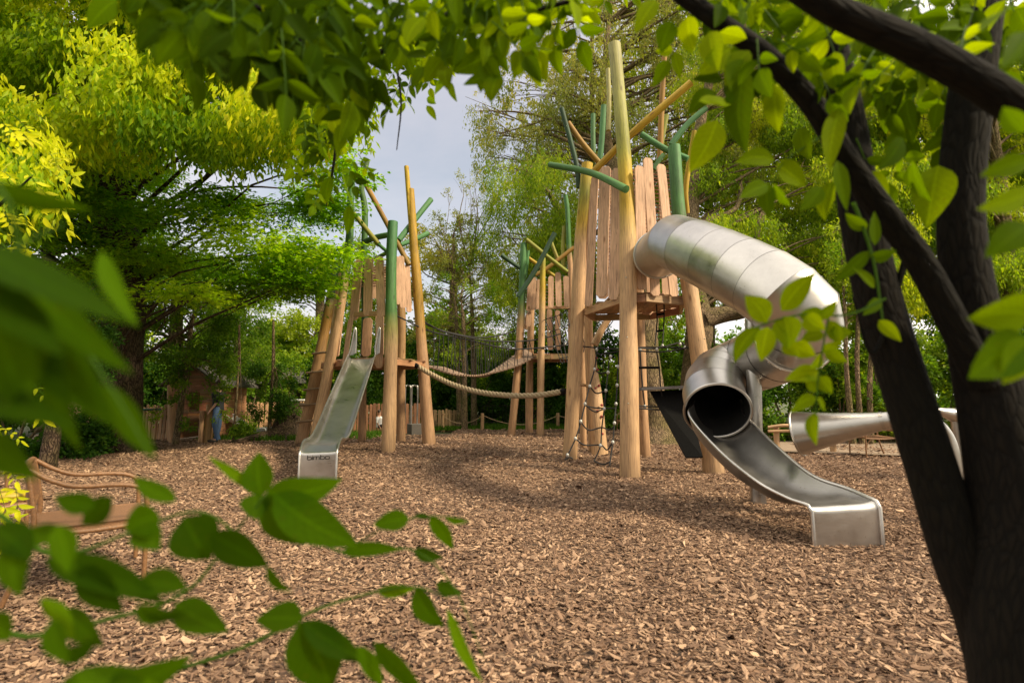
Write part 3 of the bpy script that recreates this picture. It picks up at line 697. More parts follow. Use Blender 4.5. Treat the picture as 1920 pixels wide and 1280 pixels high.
# ================================================================== STEEL TUBE SLIDE
ts = thing('tube_slide', (3.0, 5.9, 0), 'big winding stainless steel tube slide ending in an open chute', 'slide')
R0 = .375
ctr = [at(1230, 480, 9.1), at(1234, 477, 8.2), at(1266, 455, 6.9), at(1300, 469, 6.25), at(1345, 489, 5.8), at(1390, 511, 5.45), at(1432, 533, 5.2), at(1468, 558, 5.02), at(1493, 583, 5.0), at(1500, 607, 5.12),
       at(1490, 632, 5.4), at(1462, 656, 5.85), at(1430, 671, 6.25), at(1400, 683, 6.5), at(1372, 694, 6.6), at(1351, 705, 6.55), at(1341, 719, 6.38), at(1338, 739, 6.14), at(1345, 770, 5.85)]
def steel_c(k): return (k, k, k)
body = MB(); seam_data = []
T, N_, B_ = frames(ctr); seg = 56
rings = []
for i in range(len(ctr)):
    # mitre plane = average of neighbouring directions, ring sheared to keep the tube round
    tin = (ctr[i] - ctr[i - 1]).normalized() if i else (ctr[1] - ctr[0]).normalized()
    tout = (ctr[i + 1] - ctr[i]).normalized() if i < len(ctr) - 1 else tin
    tm = (tin + tout).normalized()
    up = N_[i]; bx = tin.cross(up).normalized(); up = bx.cross(tin).normalized()
    ring = []
    rk = R0 * (1 - .07 * max(0, (i - 12) / 6))
    for k in range(seg):
        a = 2 * math.pi * k / seg; p = ctr[i] + up * (math.cos(a) * rk) + bx * (math.sin(a) * rk)
        s = (ctr[i] - p).dot(tm) / tin.dot(tm); s = max(-.25, min(.25, s)); ring.append(p + tin * s)
    rings.append(ring)
for i in range(1, len(ctr)):
    # align ring i to ring i-1
    best = min(range(seg), key=lambda q: sum((rings[i][(k + q) % seg] - rings[i - 1][k]).length for k in range(0, seg, 7)))
    rings[i] = [rings[i][(k + best) % seg] for k in range(seg)]
for i in range(len(ctr) - 1):
    a, b = rings[i], rings[i + 1]; k0 = random.uniform(.92, 1.03)
    ax = (ctr[i + 1] - ctr[i]).normalized()
    aa = [p + (p - ctr[i]).normalized() * .0 for p in a]; bb = [ctr[i + 1] + (p - ctr[i + 1]) * .992 for p in b]
    body.add(aa + bb, [(k, (k + 1) % seg, seg + (k + 1) % seg, seg + k) for k in range(seg)], steel_c(k0))
    sm_ = MB(); sm_.add(*(lambda q: q)(([ctr[i + 1] + (p - ctr[i + 1]) * 1.0035 + ax * dz for dz in (-.0025, .0025) for p in b], [(k, (k + 1) % seg, seg + (k + 1) % seg, seg + k) for k in range(seg)])), col=steel_c(.62)); seam_data.append(sm_)
body.build('tube', M['steel'], ts)
for sm_ in seam_data: sm_.build('weld_seam', M['steel_dark'], ts)
li = MB()  # added dark skin that paints the shade inside the tube
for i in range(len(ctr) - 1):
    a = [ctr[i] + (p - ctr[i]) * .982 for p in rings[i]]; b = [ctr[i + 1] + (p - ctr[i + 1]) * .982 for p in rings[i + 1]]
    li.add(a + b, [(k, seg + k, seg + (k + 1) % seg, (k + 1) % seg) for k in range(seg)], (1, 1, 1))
li.build('tube_inner_shade', M['inner_shade'], ts)

for i in (1, 10, 18):
    m = MB(); rg = rings[i] + [rings[i][0]]
    tube(m, [ctr[i] + (p - ctr[i]) * 1.02 for p in rg], .020 if i != 18 else .017, 8, steel_c(1.05), False); m.build('flange_ring', M['steel'], ts)
    if i == 10:
        bt = MB()
        for k in range(0, seg, 3): sph(bt, ctr[i] + (rings[i][k] - ctr[i]) * 1.06, .014, 6, (.7, .7, .7))
        bt.build('flange_bolts', M['steel'], ts)
# open chute
def chute(parent, S, mat, nseg=22, sub=8, rim=.017, front=None, lipR=.05, rimname='rim'):
    Ls = catmull([s[0] for s in S], (len(S) - 1) * sub); Rs = catmull([s[1] for s in S], (len(S) - 1) * sub)
    n = len(Ls); vs = []; m = MB()
    for i in range(n):
        s = i / (n - 1); d = interp([q[2] for q in S], s); pwr = interp([q[3] for q in S], s)
        for k in range(nseg + 1):
            t = -1 + 2 * k / nseg
            tt = math.copysign(abs(t) ** .8, t) if pwr > 4 else t
            if pwr < 3: ca = math.sin(t * math.pi / 2); p = Ls[i].lerp(Rs[i], (ca + 1) / 2) - V((0, 0, d * math.cos(t * math.pi / 2)))
            else: p = Ls[i].lerp(Rs[i], (t + 1) / 2) - V((0, 0, d * (1 - abs(t) ** pwr)))
            vs.append(p)
    nf = (nseg + 1)
    m.add(vs, [(i * nf + k, i * nf + k + 1, (i + 1) * nf + k + 1, (i + 1) * nf + k) for i in range(n - 1) for k in range(nseg)], steel_c(.8))
    m.build('bed', M[mat], parent)
    for side_ in (Ls, Rs):
        m = MB(); end = side_[-1]; fwd = (side_[-1] - side_[-3]); fwd.z = 0; fwd.normalize()
        P_ = side_ + [end + fwd * lipR * .5 - V((0, 0, lipR * .15)), end + fwd * lipR - V((0, 0, lipR)), end + fwd * lipR * 1.1 - V((0, 0, end.z + .05))]
        tube(m, P_, rim, 10, steel_c(1.0)); m.build(rimname, M['steel'], parent)
    # front apron
    m = MB(); L_, R_ = Ls[-1], Rs[-1]; fwd = ((Ls[-1] + Rs[-1]) / 2 - (Ls[-3] + Rs[-3]) / 2); fwd.z = 0; fwd.normalize()
    last = vs[-nf:]; prof = [(0, 0)] + [(lipR * math.sin(a), lipR * (1 - math.cos(a))) for a in [math.pi / 2 * q / 7 for q in range(1, 8)]] + [(lipR, .4 * L_.z), (lipR, L_.z + .06)]
    rows = []
    for (f_, d_) in prof:
        rows.append([last[k] + fwd * f_ - V((0, 0, d_)) for k in range(nf)])
    vv = [p for r_ in rows for p in r_]
    m.add(vv, [(i * nf + k, i * nf + k + 1, (i + 1) * nf + k + 1, (i + 1) * nf + k) for i in range(len(prof) - 1) for k in range(nseg)], steel_c(1))
    m.build('front_panel', M['steel'], parent)
    return Ls, Rs, fwd
chute(ts, [(at(1301, 752, 6.08), at(1389, 750, 6.22), .35, 2), (at(1294, 781, 5.76), at(1397, 777, 5.96), .345, 2), (at(1350, 846, 5.22), at(1452, 833, 5.42), .30, 2.2), (at(1418, 901, 4.74), at(1520, 889, 4.95), .19, 3.5),
           (at(1472, 931, 4.52), at(1588, 915, 4.65), .085, 5), (at(1508, 944, 4.40), at(1637, 936, 4.42), .025, 8)], 'steel_dark', lipR=.055)
m = MB(); tube(m, [at(1411, 600, 6.0), at(1413, 690, 6.0), at(1415, 800, 6.0), V((at(1415, 800, 6.0).x, 6.0, -.1))], .085, 20, steel_c(.8)); m.build('support_pole', M['steel'], ts)

# ================================================================== STRAIGHT SLIDE
ss = thing('straight_slide', (-3.2, 8.5, 0), 'straight stainless steel slide with raised rims coming down from left tower', 'slide')
Ls, Rs, fwd = chute(ss, [(at(653, 665, 11.3), at(704, 664, 11.2), .10, 7), (at(620, 739, 9.7), at(680, 739, 9.65), .11, 7), (at(589, 810, 8.1), at(656, 812, 8.05), .11, 7),
           (at(570, 826, 7.65), at(640, 823, 7.6), .07, 7), (at(563, 845, 7.28), at(633, 842, 7.25), .02, 8)], 'steel', lipR=.05, rim=.016)
for pts in (((653, 668), (658, 652), (664, 622), (665, 614), (668, 622), (667, 662)), ((704, 666), (704, 650), (709, 622), (711, 614), (713, 622), (711, 662))):
    m = MB(); tube(m, catmull([at(x, y, 11.35) for x, y in pts], 20), .020, 8, steel_c(1)); m.build('handle', M['steel'], ss)
m = MB()
for pts in (((653, 668), (664, 618), (667, 662)), ((704, 666), (711, 618), (711, 662))):
    a, b, c = [at(x, y, 11.36) for x, y in pts]; e = V((0, .01, 0)); m.add([a, b, c, a + e, b + e, c + e], [(0, 1, 2), (5, 4, 3)], steel_c(.7), None, False)
m.build('side_plate', M['steel'], ss)
# printed word on the front panel
m = MB(); pc = (Ls[-1] + Rs[-1]) / 2 + fwd * .053; X = (Rs[-1] - Ls[-1]); wid = X.length; X.normalize(); Zu = V((0, 0, 1))
u = .042
def stroke(pts, x0):
    tube(m, [pc + fwd * .002 + X * (x0 + x * u) + Zu * (-.12 + y * u) for x, y in pts], .0047, 6)
def box_(x0): stroke([(.12, 0), (1.1, 0), (1.25, .12), (1.25, .78), (1.1, .9), (.12, .9), (0, .78), (0, .12), (.12, 0)], x0)
x = -.152
stroke([(0, 1.35), (0, .05)], x); box_(x); x += .070
stroke([(0, .9), (0, 0)], x); stroke([(0, 1.25), (0, 1.3)], x); x += .016
stroke([(0, 0), (0, .9), (1.75, .9), (1.9, .8), (1.9, 0)], x); stroke([(.95, .9), (.95, 0)], x); x += .099
stroke([(0, 1.35), (0, .05)], x); box_(x); x += .070
box_(x)
m.build('lettering', M['text'], ss)

# ================================================================== OTHER EQUIPMENT
# speaking horn
ho = thing('speaking_horn', tuple(V((at(1720, 800, 5.2).x, 5.2, 0))), 'steel speaking horn with wide flared mouth standing behind the foreground tree', 'speaking tube')
ax0 = at(1496, 812, 5.5); ax1 = at(1655, 789, 5.0); ax2 = at(1700, 784, 4.9)
P = [ax0, ax0.lerp(ax1, .15), ax0.lerp(ax1, .5), ax0.lerp(ax1, .8), ax1, ax2]
m = MB(); tube(m, P, [.232, .205, .15, .11, .085, .083], 40, steel_c(1), False); m.build('horn', M['steel'], ho)
m = MB(); T_, Nn_, Bb_ = frames(P[:2]); ring = [ax0 + (Nn_[0] * math.cos(a) + Bb_[0] * math.sin(a)) * .234 for a in [2 * math.pi * k / 40 for k in range(41)]]
tube(m, ring, .012, 8, steel_c(1.05), False); m.build('rim', M['steel'], ho)
m = MB(); tube(m, catmull([ax2, at(1735, 788, 4.95), at(1764, 812, 5.0), at(1780, 850, 5.0), at(1788, 920, 5.0), V((at(1792, 985, 5.0).x, 5.0, -.1))], 24), [.085, .085, .08, .08], 24, steel_c(1), False); m.build('bent_pipe', M['steel'], ho)
m = MB(); tube(m, [ax1 - (ax1 - ax0) * .02, ax1 + (ax1 - ax0) * .02], .092, 32, steel_c(.9), False); m.build('clamp_ring', M['steel'], ho)
h2 = thing('speaking_horn', tuple(V((at(1800, 775, 7.5).x, 7.5, 0))), 'far small steel speaking horn glimpsed between the two dark stems', 'speaking tube')
m = MB(); a = at(1748, 767, 7.5); b = at(1815, 785, 7.6); tube(m, [a, a.lerp(b, .5), b], [.03, .09, .17], 24, steel_c(1), False); m.build('horn', M['steel'], h2)
m = MB(); tube(m, [b.lerp(a, .4), V((b.x - .2, b.y, -.1))], .05, 12, steel_c(.8)); m.build('support_pole', M['steel'], h2)

# rattan armchairs
def make_chair(label):
    t = thing('armchair', (0, 0, 0), label, 'chair', 'rattan armchairs around the play area')
    c = (1, 1, 1)
    for s in (-1, 1):
        y = .32 * s
        m = MB(); tube(m, catmull([V((.29, y, 0)), V((.285, y, .3)), V((.275, y, .52)), V((.235, y, .595)), V((.12, y, .625)), V((-.08, y, .635)), V((-.2, y, .68)), V((-.31, y * .97, .755))], 30), .0145, 10, c); m.build('arm', M['wicker'], t)
        m = MB(); tube(m, catmull([V((-.37, y, 0)), V((-.31, y, .2)), V((-.265, y, .42)), V((-.29, y * .97, .62)), V((-.32, y * .95, .77))], 20), .015, 10, c); m.build('leg', M['wicker'], t)
        m = MB(); tube(m, catmull([V((.28, y, .37)), V((0, y, .36)), V((-.27, y, .38))], 8), .015, 8, c); tube(m, catmull([V((.28, y, .22)), V((.20, y, .34)), V((.08, y, .365))], 8), .010, 8, c); m.build('side_rail', M['wicker'], t)
    m = MB()
    for x, z in ((.285, .385), (-.265, .385), (-.325, .765), (-.285, .52)): tube(m, [V((x, -.32, z)), V((x, 0, z + (.015 if z > .7 else 0))), V((x, .32, z))], .016, 8, c)
    m.build('cross_rail', M['wicker'], t)
    m = MB(); vs = []
    for i in range(13):
        for j in range(13):
            x = -.27 + .56 * i / 12; y = -.31 + .62 * j / 12; vs.append(V((x, y, .40 - .02 * math.sin(math.pi * i / 12) * math.sin(math.pi * j / 12))))
    vs += [p - V((0, 0, .035)) for p in vs]
    fs = [(i * 13 + j, (i + 1) * 13 + j, (i + 1) * 13 + j + 1, i * 13 + j + 1) for i in range(12) for j in range(12)]
    fs += [tuple(169 + q for q in f[::-1]) for f in fs]
    edge = [i * 13 for i in range(13)] + [12 * 13 + j for j in range(1, 13)] + [i * 13 + 12 for i in range(11, -1, -1)] + [j for j in range(11, 0, -1)]
    fs += [(a, b, 169 + b, 169 + a) for a, b in zip(edge, edge[1:] + edge[:1])]
    m.add(vs, fs, (1, 1, 1)); m.build('seat', M['weave'], t)
    m = MB(); vs = []
    for i in range(9):
        for j in range(9):
            z = .53 + .22 * i / 8; y = -.29 + .58 * j / 8; vs.append(V((-.285 - .035 * i / 8 - .03 * math.sin(math.pi * j / 8), y, z)))
    vs += [p + V((.014, 0, 0)) for p in vs]
    fs = [(i * 9 + j, (i + 1) * 9 + j, (i + 1) * 9 + j + 1, i * 9 + j + 1) for i in range(8) for j in range(8)]; fs += [tuple(81 + q for q in f[::-1]) for f in fs]
    m.add(vs, fs, (1, 1, 1)); m.build('backrest', M['weave'], t)
    return t
def dup(root, loc, rotz, label, scale=1):
    r = root.copy(); C.collection.objects.link(r); r.location = loc; r.rotation_euler = (0, 0, rotz); r['label'] = label
    for ch in list(root.children):
        c = ch.copy(); C.collection.objects.link(c); c.parent = r
    return r
ch0 = make_chair('rattan armchair seen side-on in the left foreground behind blurred leaves')
ch0.location = (-2.82, 3.53, .02); ch0.rotation_euler = (0, 0, math.radians(40))
dup(ch0, (-4.15, 4.0, .02), math.radians(55), 'rattan armchair cut by the left edge with something yellow beside it')
dup(ch0, (7.35, 10.6, .02), math.radians(172), 'far rattan armchair on the chips under the speaking horn')
dup(ch0, (3.85, 18.6, .02), math.radians(200), 'small distant rattan armchair seen between the legs of tallest tower')
m = MB(); sph(m, V((-3.95, 4.1, .44)), .12, 16, sq=(1.2, .9, .35)); tag(m.build('sand_toy', M['yellow'], None, (-3.95, 4.1, .40)), 'yellow plastic toy lying on the leftmost armchair seat', 'toy')

# fences
def fence(label, x0, x1, Y0, Y1, ztop, w=.11, gap=.025, name='picket_fence', jag=.05, col=WOODR, cat='fence', group='plank fences round the playground'):
    A = V(((x0 - 960) / F * Y0, Y0, 0)); B = V(((x1 - 960) / F * Y1, Y1, 0)); L = (B - A).length; d = (B - A) / L; nrm = V((d.y, -d.x, 0))
    t = thing(name, tuple(A), label, cat, group)
    m = MB(); s = 0
    while s < L:
        ww = w * random.uniform(.75, 1.2); p = A + d * (s + ww / 2); h = ztop + random.uniform(-jag, jag)
        cc = random.uniform(.75, 1.15); lean = V((random.uniform(-.015, .015), 0, 0))
        plank(p - V((0, 0, .1)), p + V((0, 0, h)) + lean, ww, .025, nrm, col=tuple(c * cc for c in col), mb=m, ct=.15, cb=.1, wt=.92); s += ww + gap
    m.build('pickets', M['board'], t)
    m = MB()
    for z in (ztop * .3, ztop * .75): bar(m, A - nrm * .05 + V((0, 0, z)), B - nrm * .05 + V((0, 0, z)), .07, .04, V((0, 0, 1)), col)
    m.build('rail', M['board'], t)
    k = max(2, int(L / 1.6))
    for i in range(k + 1):
        p = A.lerp(B, i / k) - nrm * .12; m = MB(); tube(m, [p - V((0, 0, .1)), p + V((0, 0, ztop * .95))], .05, 8, col); m.build('post', M['log'], t)
    return t
fence('sunlit plank fence between the big trunk and the playhouse', 246, 330, 15.6, 15.4, .95)
fence('tall plank fence just left of the big dark trunk', 120, 205, 17, 16.5, 1.4)
fence('plank fence running from the playhouse to the tree stump', 418, 600, 16.6, 18.0, 1.02)
fence('reddish plank fence seen under the left tower deck', 600, 802, 18.4, 18.8, .95, col=(.40, .19, .10))
fence('short plank fence partly covered by bushes right of left tower', 815, 872, 20.0, 20.2, .75, col=(.42, .28, .14))
def bar_fence(label, x0, x1, Y, h):
    A = V(((x0 - 960) / F * Y, Y, 0)); B = V(((x1 - 960) / F * Y, Y, 0)); t = thing('railing', tuple(A), label, 'railing')
    m = MB(); n = int((B - A).length / .14)
    for i in range(n + 1):
        p = A.lerp(B, i / n); tube(m, [p, p + V((0, 0, h))], .012, 5, (1, 1, 1))
    for z in (.15, h): tube(m, [A + V((0, 0, z)), B + V((0, 0, z))], .016, 5, (1, 1, 1))
    m.build('bars', M['dark'], t)
bar_fence('low dark metal railing in the bushes under the bridge', 905, 1075, 22, .85)
# rope barrier
for i, (px, Y, h) in enumerate(((905, 19.2, .62), (1045, 20.2, .6), (832, 19.8, .6))):
    t = thing('barrier_post', (((px - 960) / F) * Y, Y, 0), ['short wooden barrier post with ropes tied to its top, under the bridge', 'thin barrier post seen behind the middle tower legs', 'thin barrier post half hidden behind the bushes left of the bridge'][i], 'post', 'rope barrier posts')
    m = MB(); tube(m, [V((LOC[t.name].x, Y, -.1)), V((LOC[t.name].x, Y, h))], .065, 10, WOOD); m.build('shaft', M['log'], t)
def P3(px, Y, z): return V(((px - 960) / F * Y, Y, z))
for a, b, s, lab in ((P3(832, 19.8, .5), P3(905, 19.2, .55), .3, 'sagging barrier rope running left from the short post'), (P3(905, 19.2, .55), P3(1045, 20.2, .5), .35, 'sagging barrier rope running right from the short post'), (P3(1045, 20.2, .5), P3(1160, 20, .4), .15, 'barrier rope behind the left post of tallest tower')):
    m = MB(); tube(m, sag(a, b, s), .016, 6, (.35, .25, .14)); tag(m.build('barrier_rope', M['hemp'], None, a), lab, 'rope', 'barrier ropes')
# log rail on the right
t = thing('log_rail', (5.2, 11.8, 0), 'low rustic rail of thin logs behind the chute', 'fence')
for (a, b, r) in ((at(1455, 812, 11.5), at(1455, 798, 11.5), .06), (at(1560, 815, 11.3), at(1560, 796, 11.3), .06)):
    a.z = -.1; m = MB(); tube(m, [a, b], r, 10, WOOD); m.build('post', M['log'], t)
for (a, b) in ((at(1440, 801, 11.45), at(1500, 799, 11.3)), (at(1500, 799, 11.3), at(1600, 806, 11)), (at(1440, 808, 11.45), at(1600, 811, 11.1))):
    m = MB(); tube(m, catmull([a, (a + b) / 2 + V((0, 0, .03)), b], 8), .038, 8, WOOD, True, .15); m.build('rail', M['log'], t)

# balance hoops on a low wall behind tower B
t = thing('balance_hoops', (((785 - 960) / F) * 17, 17, 0), 'low concrete block with two steel grab hoops behind left tower', 'play equipment')
m = MB(); bar(m, P3(770, 16.9, .17), P3(808, 17.2, .17), .6, .34, V((0, 0, 1)), (1, 1, 1)); m.build('block', M['concrete'], t)
for x0, x1 in ((761, 771), (773, 784)):
    m = MB(); tube(m, catmull([P3(x0, 17, .2), P3(x0, 17, 1.45), P3(x0 + 2, 17, 1.58), P3(x1 - 3, 17.2, 1.58), P3(x1, 17.2, 1.45), P3(x1, 17.2, .2)], 24), .028, 8, (1, 1, 1)); m.build('hoop', M['steel'], t)

# small white slide near the playhouse
t = thing('small_slide', tuple(P3(450, 15.3, 0)), 'small pale toddler slide in front of the plank fence', 'slide')
Pth = [at(417, 781, 15.3), at(440, 796, 15.3), at(458, 808, 15.25), at(475, 810, 15.2), at(495, 809, 15.1), at(498, 816, 15.1)]
m = MB()
pp = catmull(Pth, 24); w_ = V((.0, .45, 0))
vs = []
for p in pp: vs += [p + V((0, 0, .10)), p, p + w_, p + w_ + V((0, 0, .10))]
m.add(vs, [(i * 4 + k, i * 4 + k + 1, i * 4 + 4 + k + 1, i * 4 + 4 + k) for i in range(len(pp) - 1) for k in range(3)], (1, 1, 1)); m.build('bed', M['white'], t)
for q in (0, .45):
    m = MB(); tube(m, [p + V((0, q, .10)) for p in pp], .02, 6, (1, 1, 1)); m.build('rim', M['white'], t)
m = MB(); tube(m, [pp[0] + V((0, .2, 0)), V((pp[0].x, pp[0].y + .2, -.1))], .04, 8, (1, 1, 1)); m.build('support_pole', M['white'], t)

# stump with roots
t = thing('tree_stump', tuple(P3(548, 15.8, 0)), 'dark old tree stump with spreading roots beside the leftmost tower posts', 'stump')
m = MB(); tube(m, catmull([P3(549, 15.8, -.1), P3(549, 15.8, .3), P3(550, 15.8, .7), P3(551, 15.8, 1.05)], 8), [.62, .45, .36, .34], 18, (1, 1, 1), True, .12); m.build('trunk', M['bark'], t)
m = MB()
for a in range(7):
    an = math.radians(150 + a * 45); o_ = P3(549, 15.8, .28); e = o_ + V((math.cos(an), math.sin(an), 0)) * (.9 + .5 * (a % 3)); e.z = -.04
    tube(m, catmull([o_, o_.lerp(e, .5) + V((0, 0, -.02)), e], 8), [.18, .10, .04], 8, (1, 1, 1), True, .2)
o_ = P3(545, 15.8, .25); tube(m, catmull([o_, P3(520, 15.4, .12), P3(495, 15.0, .05), P3(470, 14.6, -.02)], 12), [.16, .10, .07, .04], 8, (1, 1, 1), True, .2)
m.build('roots', M['bark'], t)
def table(px, Y, z, w, mat, label, legm):
    t = thing('picnic_table', tuple(P3(px, Y, 0)), label, 'table'); c = P3(px, Y, z)
    m = MB(); bar(m, c - V((w / 2, 0, 0)), c + V((w / 2, 0, 0)), .7, .05, V((0, 0, 1)), (.8, .8, .8)); m.build('tabletop', M[mat], t)
    for sx in (-1, 1):
        for sy in (-1, 1):
            q = c + V((sx * w * .4, sy * .25, 0)); m = MB(); tube(m, [V((q.x, q.y, -.05)), q], .035, 8, WOOD); m.build('leg', M[legm], t)
table(563, 17.0, 1.12, .6, 'white', 'pale table top showing above the dark stump', 'log')
table(274, 14.6, .86, .55, 'teal', 'green garden table beside the big trunk', 'log')

# playhouse
t = thing('playhouse', tuple(P3(365, 14.8, 0)), 'small gabled wooden playhouse with open front behind thin saplings', 'playhouse')
Y = 14.8; xl = P3(322, Y, 0).x; xr = P3(407, Y, 0).x; ap = at(367, 687, Y); ez = at(420, 722, Y).z; zt = ez + .02
WC = (.40, .20, .10)
m = MB()
def wallq(x0, x1, z0, z1, y=Y):
    n = max(1, int((z1 - z0) / .11))
    for i in range(n): bar(m, V((x0, y, z0 + (i + .5) * (z1 - z0) / n)), V((x1, y, z0 + (i + .5) * (z1 - z0) / n)), (z1 - z0) / n - .006, .04, V((0, -1, 0)), tuple(c * random.uniform(.8, 1.1) for c in WC))
wx0 = P3(359, Y, 0).x; wx1 = P3(379, Y, 0).x; wz0 = at(0, 771, Y).z; wz1 = at(0, 735, Y).z
wallq(xl, wx0, .5, zt); wallq(wx1, xr, wz0, zt); wallq(wx0, wx1, wz1, zt); wallq(xl, P3(344, Y, 0).x, 0, .5); wallq(wx0, wx1 - .0, wz0 - .25, wz0)
k = 6
for i in range(k):
    z0 = zt + (ap.z - zt) * i / k; fr = 1 - (i + .5) / k; cx = ap.x
    bar(m, V((cx + (xl - cx) * fr, Y, z0 + .04)), V((cx + (xr - cx) * fr, Y, z0 + .04)), (ap.z - zt) / k - .004, .04, V((0, -1, 0)), tuple(c * random.uniform(.8, 1.1) for c in WC))
m.build('wall', M['board'], t)
m = MB()
for xs_ in (xl, xr): 
    m = MB()
    for i in range(14): bar(m, V((xs_, Y + .08, .06 + i * .115)), V((xs_, Y + 1.7, .06 + i * .115)), .11, .04, V((1, 0, 0)), WC)
    m.build('side_wall', M['board'], t)
m = MB()
for xe, sgn in ((P3(310, Y, 0).x, -1), (P3(424, Y, 0).x, 1)):
    a = V((ap.x, Y - .25, ap.z + .05)); b = V((xe, Y - .25, ez - .05)); e = V((0, 2.2, 0)); u_ = V((0, 0, .05))
    m.add([a, b, b + e, a + e, a + u_, b + u_, b + e + u_, a + e + u_], [(0, 1, 2, 3), (7, 6, 5, 4), (0, 4, 5, 1), (1, 5, 6, 2), (2, 6, 7, 3), (3, 7, 4, 0)], (1, 1, 1), None, False)
m.build('roof', M['roof'], t)
for x0, x1, yb, yt, Yp, w, cc in ((390, 396, 823, 758, 14.2, 15, (.5, .3, .12)), (376, 380, 826, 770, 14.1, 9, WOODR), (407, 406, 822, 716, 14.7, 6, (.5, .32, .16)), (318, 318, 826, 722, 14.6, 8, WOODR), (324, 322, 828, 755, 14.2, 12, WOODR)):
    m = MB(); a = at(x0, yb, Yp); a.z = -.1; tube(m, [a, at(x1, yt, Yp)], pw(w, Yp), 10, cc, True, .05); m.build('post', M['log'], t)
m = MB(); bar(m, V((wx0 - .1, Y - .25, wz0 - .02)), V((xr, Y - .25, wz0 - .02)), .28, .04, V((0, 0, 1)), (.35, .2, .12)); m.build('counter', M['board'], t)
# far low building with pale roof
t = thing('storage_shed', (-9.5, 26, 0), 'long low building with pale grey roof behind the plank fence', 'building')
m = MB(); bar(m, V((-14.5, 26, 1.1)), V((-9.5, 26, 1.1)), 1.9, 2.2, V((0, -1, 0)), (.10, .07, .05)); m.build('wall', M['board'], t)
m = MB(); bar(m, V((-15, 24.9, 2.32)), V((-9.2, 24.9, 2.32)), 2.2, .10, V((0, -.5, 1)), (1, 1, 1)); m.build('roof', M['concrete'], t)

# people
def person(label, px, Y, h, jm, sm, yaw=0, crouch=False):
    base = P3(px, Y, 0); t = thing('person', tuple(base), label, 'person')
    k = h / 1.75; R = Matrix.Rotation(yaw, 3, 'Z')
    def W(x, y, z): return base + R @ V((x * k, y * k, z * k))
    hip = .92 if not crouch else .32
    J = {}
    dz = hip - .92
    # body as one skinned skeleton
    sk = [(0, 0, hip + .02, .13), (0, 0, hip + .22, .12), (0, 0, hip + .46, .15), (0, .0, hip + .56, .055), (0, -.01, hip + .66, .075), (0, -.015, hip + .76, .085), (0, -.01, hip + .84, .05)]
    ed = [(0, 1), (1, 2), (2, 3), (3, 4), (4, 5), (5, 6)]
    def chain(root, pts):
        p = root
        for q in pts: sk.append(q); ed.append((p, len(sk) - 1)); p = len(sk) - 1
        return p
    for s in (-1, 1):
        if not crouch: chain(0, [(s * .09, 0, hip - .04, .085), (s * .11, -.03 * s, .50, .058), (s * .11, .03 + .05 * s, .10, .042), (s * .12, -.12 + .05 * s, .03, .035)])
        else: chain(0, [(s * .10, -.05, hip - .02, .085), (s * .14, -.42, .42, .058), (s * .13, -.25, .06, .042), (s * .13, -.38, .03, .035)])
        w = chain(2, [(s * .19, 0, hip + .47, .055), (s * .25, .02, hip + .22, .042), (s * .24, -.12, hip + .02, .03), (s * .24, -.17, hip - .05, .026)])
        for f in range(4): chain(w, [(s * .24 + (f - 1.5) * .016, -.20, hip - .11, .009), (s * .24 + (f - 1.5) * .017, -.20, hip - .15 + .006 * abs(f - 1), .008)])
        chain(w, [(s * .20, -.2, hip - .07, .010), (s * .19, -.22, hip - .10, .009)])
    me = bpy.data.meshes.new('body'); me.from_pydata([tuple(W(x, y, z) - base) for x, y, z, r in sk], ed, []); me.materials.append(M['skin'])
    o = bpy.data.objects.new('body', me); C.collection.objects.link(o); o.parent = t; LOC[o.name] = base
    md = o.modifiers.new('Skin', 'SKIN'); 
    for i, (x, y, z, r) in enumerate(sk): me.skin_vertices[0].data[i].radius = (r * k, r * k * .85)
    me.skin_vertices[0].data[0].use_root = True
    o.modifiers.new('Sub', 'SUBSURF').render_levels = 1
    m = MB(); q = 1.16
    for s in (-1, 1):
        pts = [(s * .03, 0, hip + .06, .12), (s * .09, 0, hip - .04, .10), (s * .11, -.03 * s, .50, .075), (s * .11, .03 + .05 * s, .07, .06)] if not crouch else [(0, 0, hip + .05, .13), (s * .10, -.1, hip, .1), (s * .14, -.42, .42, .075), (s * .13, -.25, .08, .06)]
        tube(m, catmull([W(*p[:3]) for p in pts], 14), [p[3] * k for p in pts], 12, (1, 1, 1))
    m.build('trousers', M[jm], t)
    m = MB(); tube(m, catmull([W(0, 0, hip - .04), W(0, 0, hip + .2), W(0, 0, hip + .44), W(0, 0, hip + .53)], 12), [.165 * k, .15 * k, .19 * k, .08 * k], 14, (1, 1, 1))
    for s in (-1, 1): tube(m, catmull([W(s * .15, 0, hip + .47), W(s * .22, .01, hip + .36), W(s * .25, .02, hip + .2)], 6), [.075 * k, .06 * k, .05 * k], 10, (1, 1, 1))
    m.build('shirt', M[sm], t)
    m = MB(); sph(m, W(0, .02, hip + .79), .10 * k, 12, sq=(.95, 1.05, 1.0)); m.build('hair', M['hair'], t)
    m = MB(); sph(m, W(0, -.105, hip + .72), .014 * k, 6); 
    for s in (-1, 1): sph(m, W(s * .035, -.085, hip + .755), .012 * k, 6)
    m.build('face', M['dark'], t)
    for s in (-1, 1):
        m = MB(); z0 = .03; p0 = (s * .12, .02 + .05 * s, z0) if not crouch else (s * .13, -.27, z0); p1 = (p0[0], p0[1] - .2, z0)
        tube(m, [W(*p0), W(*p1)], .045 * k, 8, (1, 1, 1)); m.build('shoe', M['dark'], t)
person('standing person in dark top and blue jeans, half hidden by branches beside the playhouse', 413, 14.1, 1.66, 'jeans', 'shirt', math.radians(-70))
person('small crouching person in white shirt beside the reddish fence', 714, 17.9, 1.15, 'shirt', 'whitecloth', math.radians(80), True)

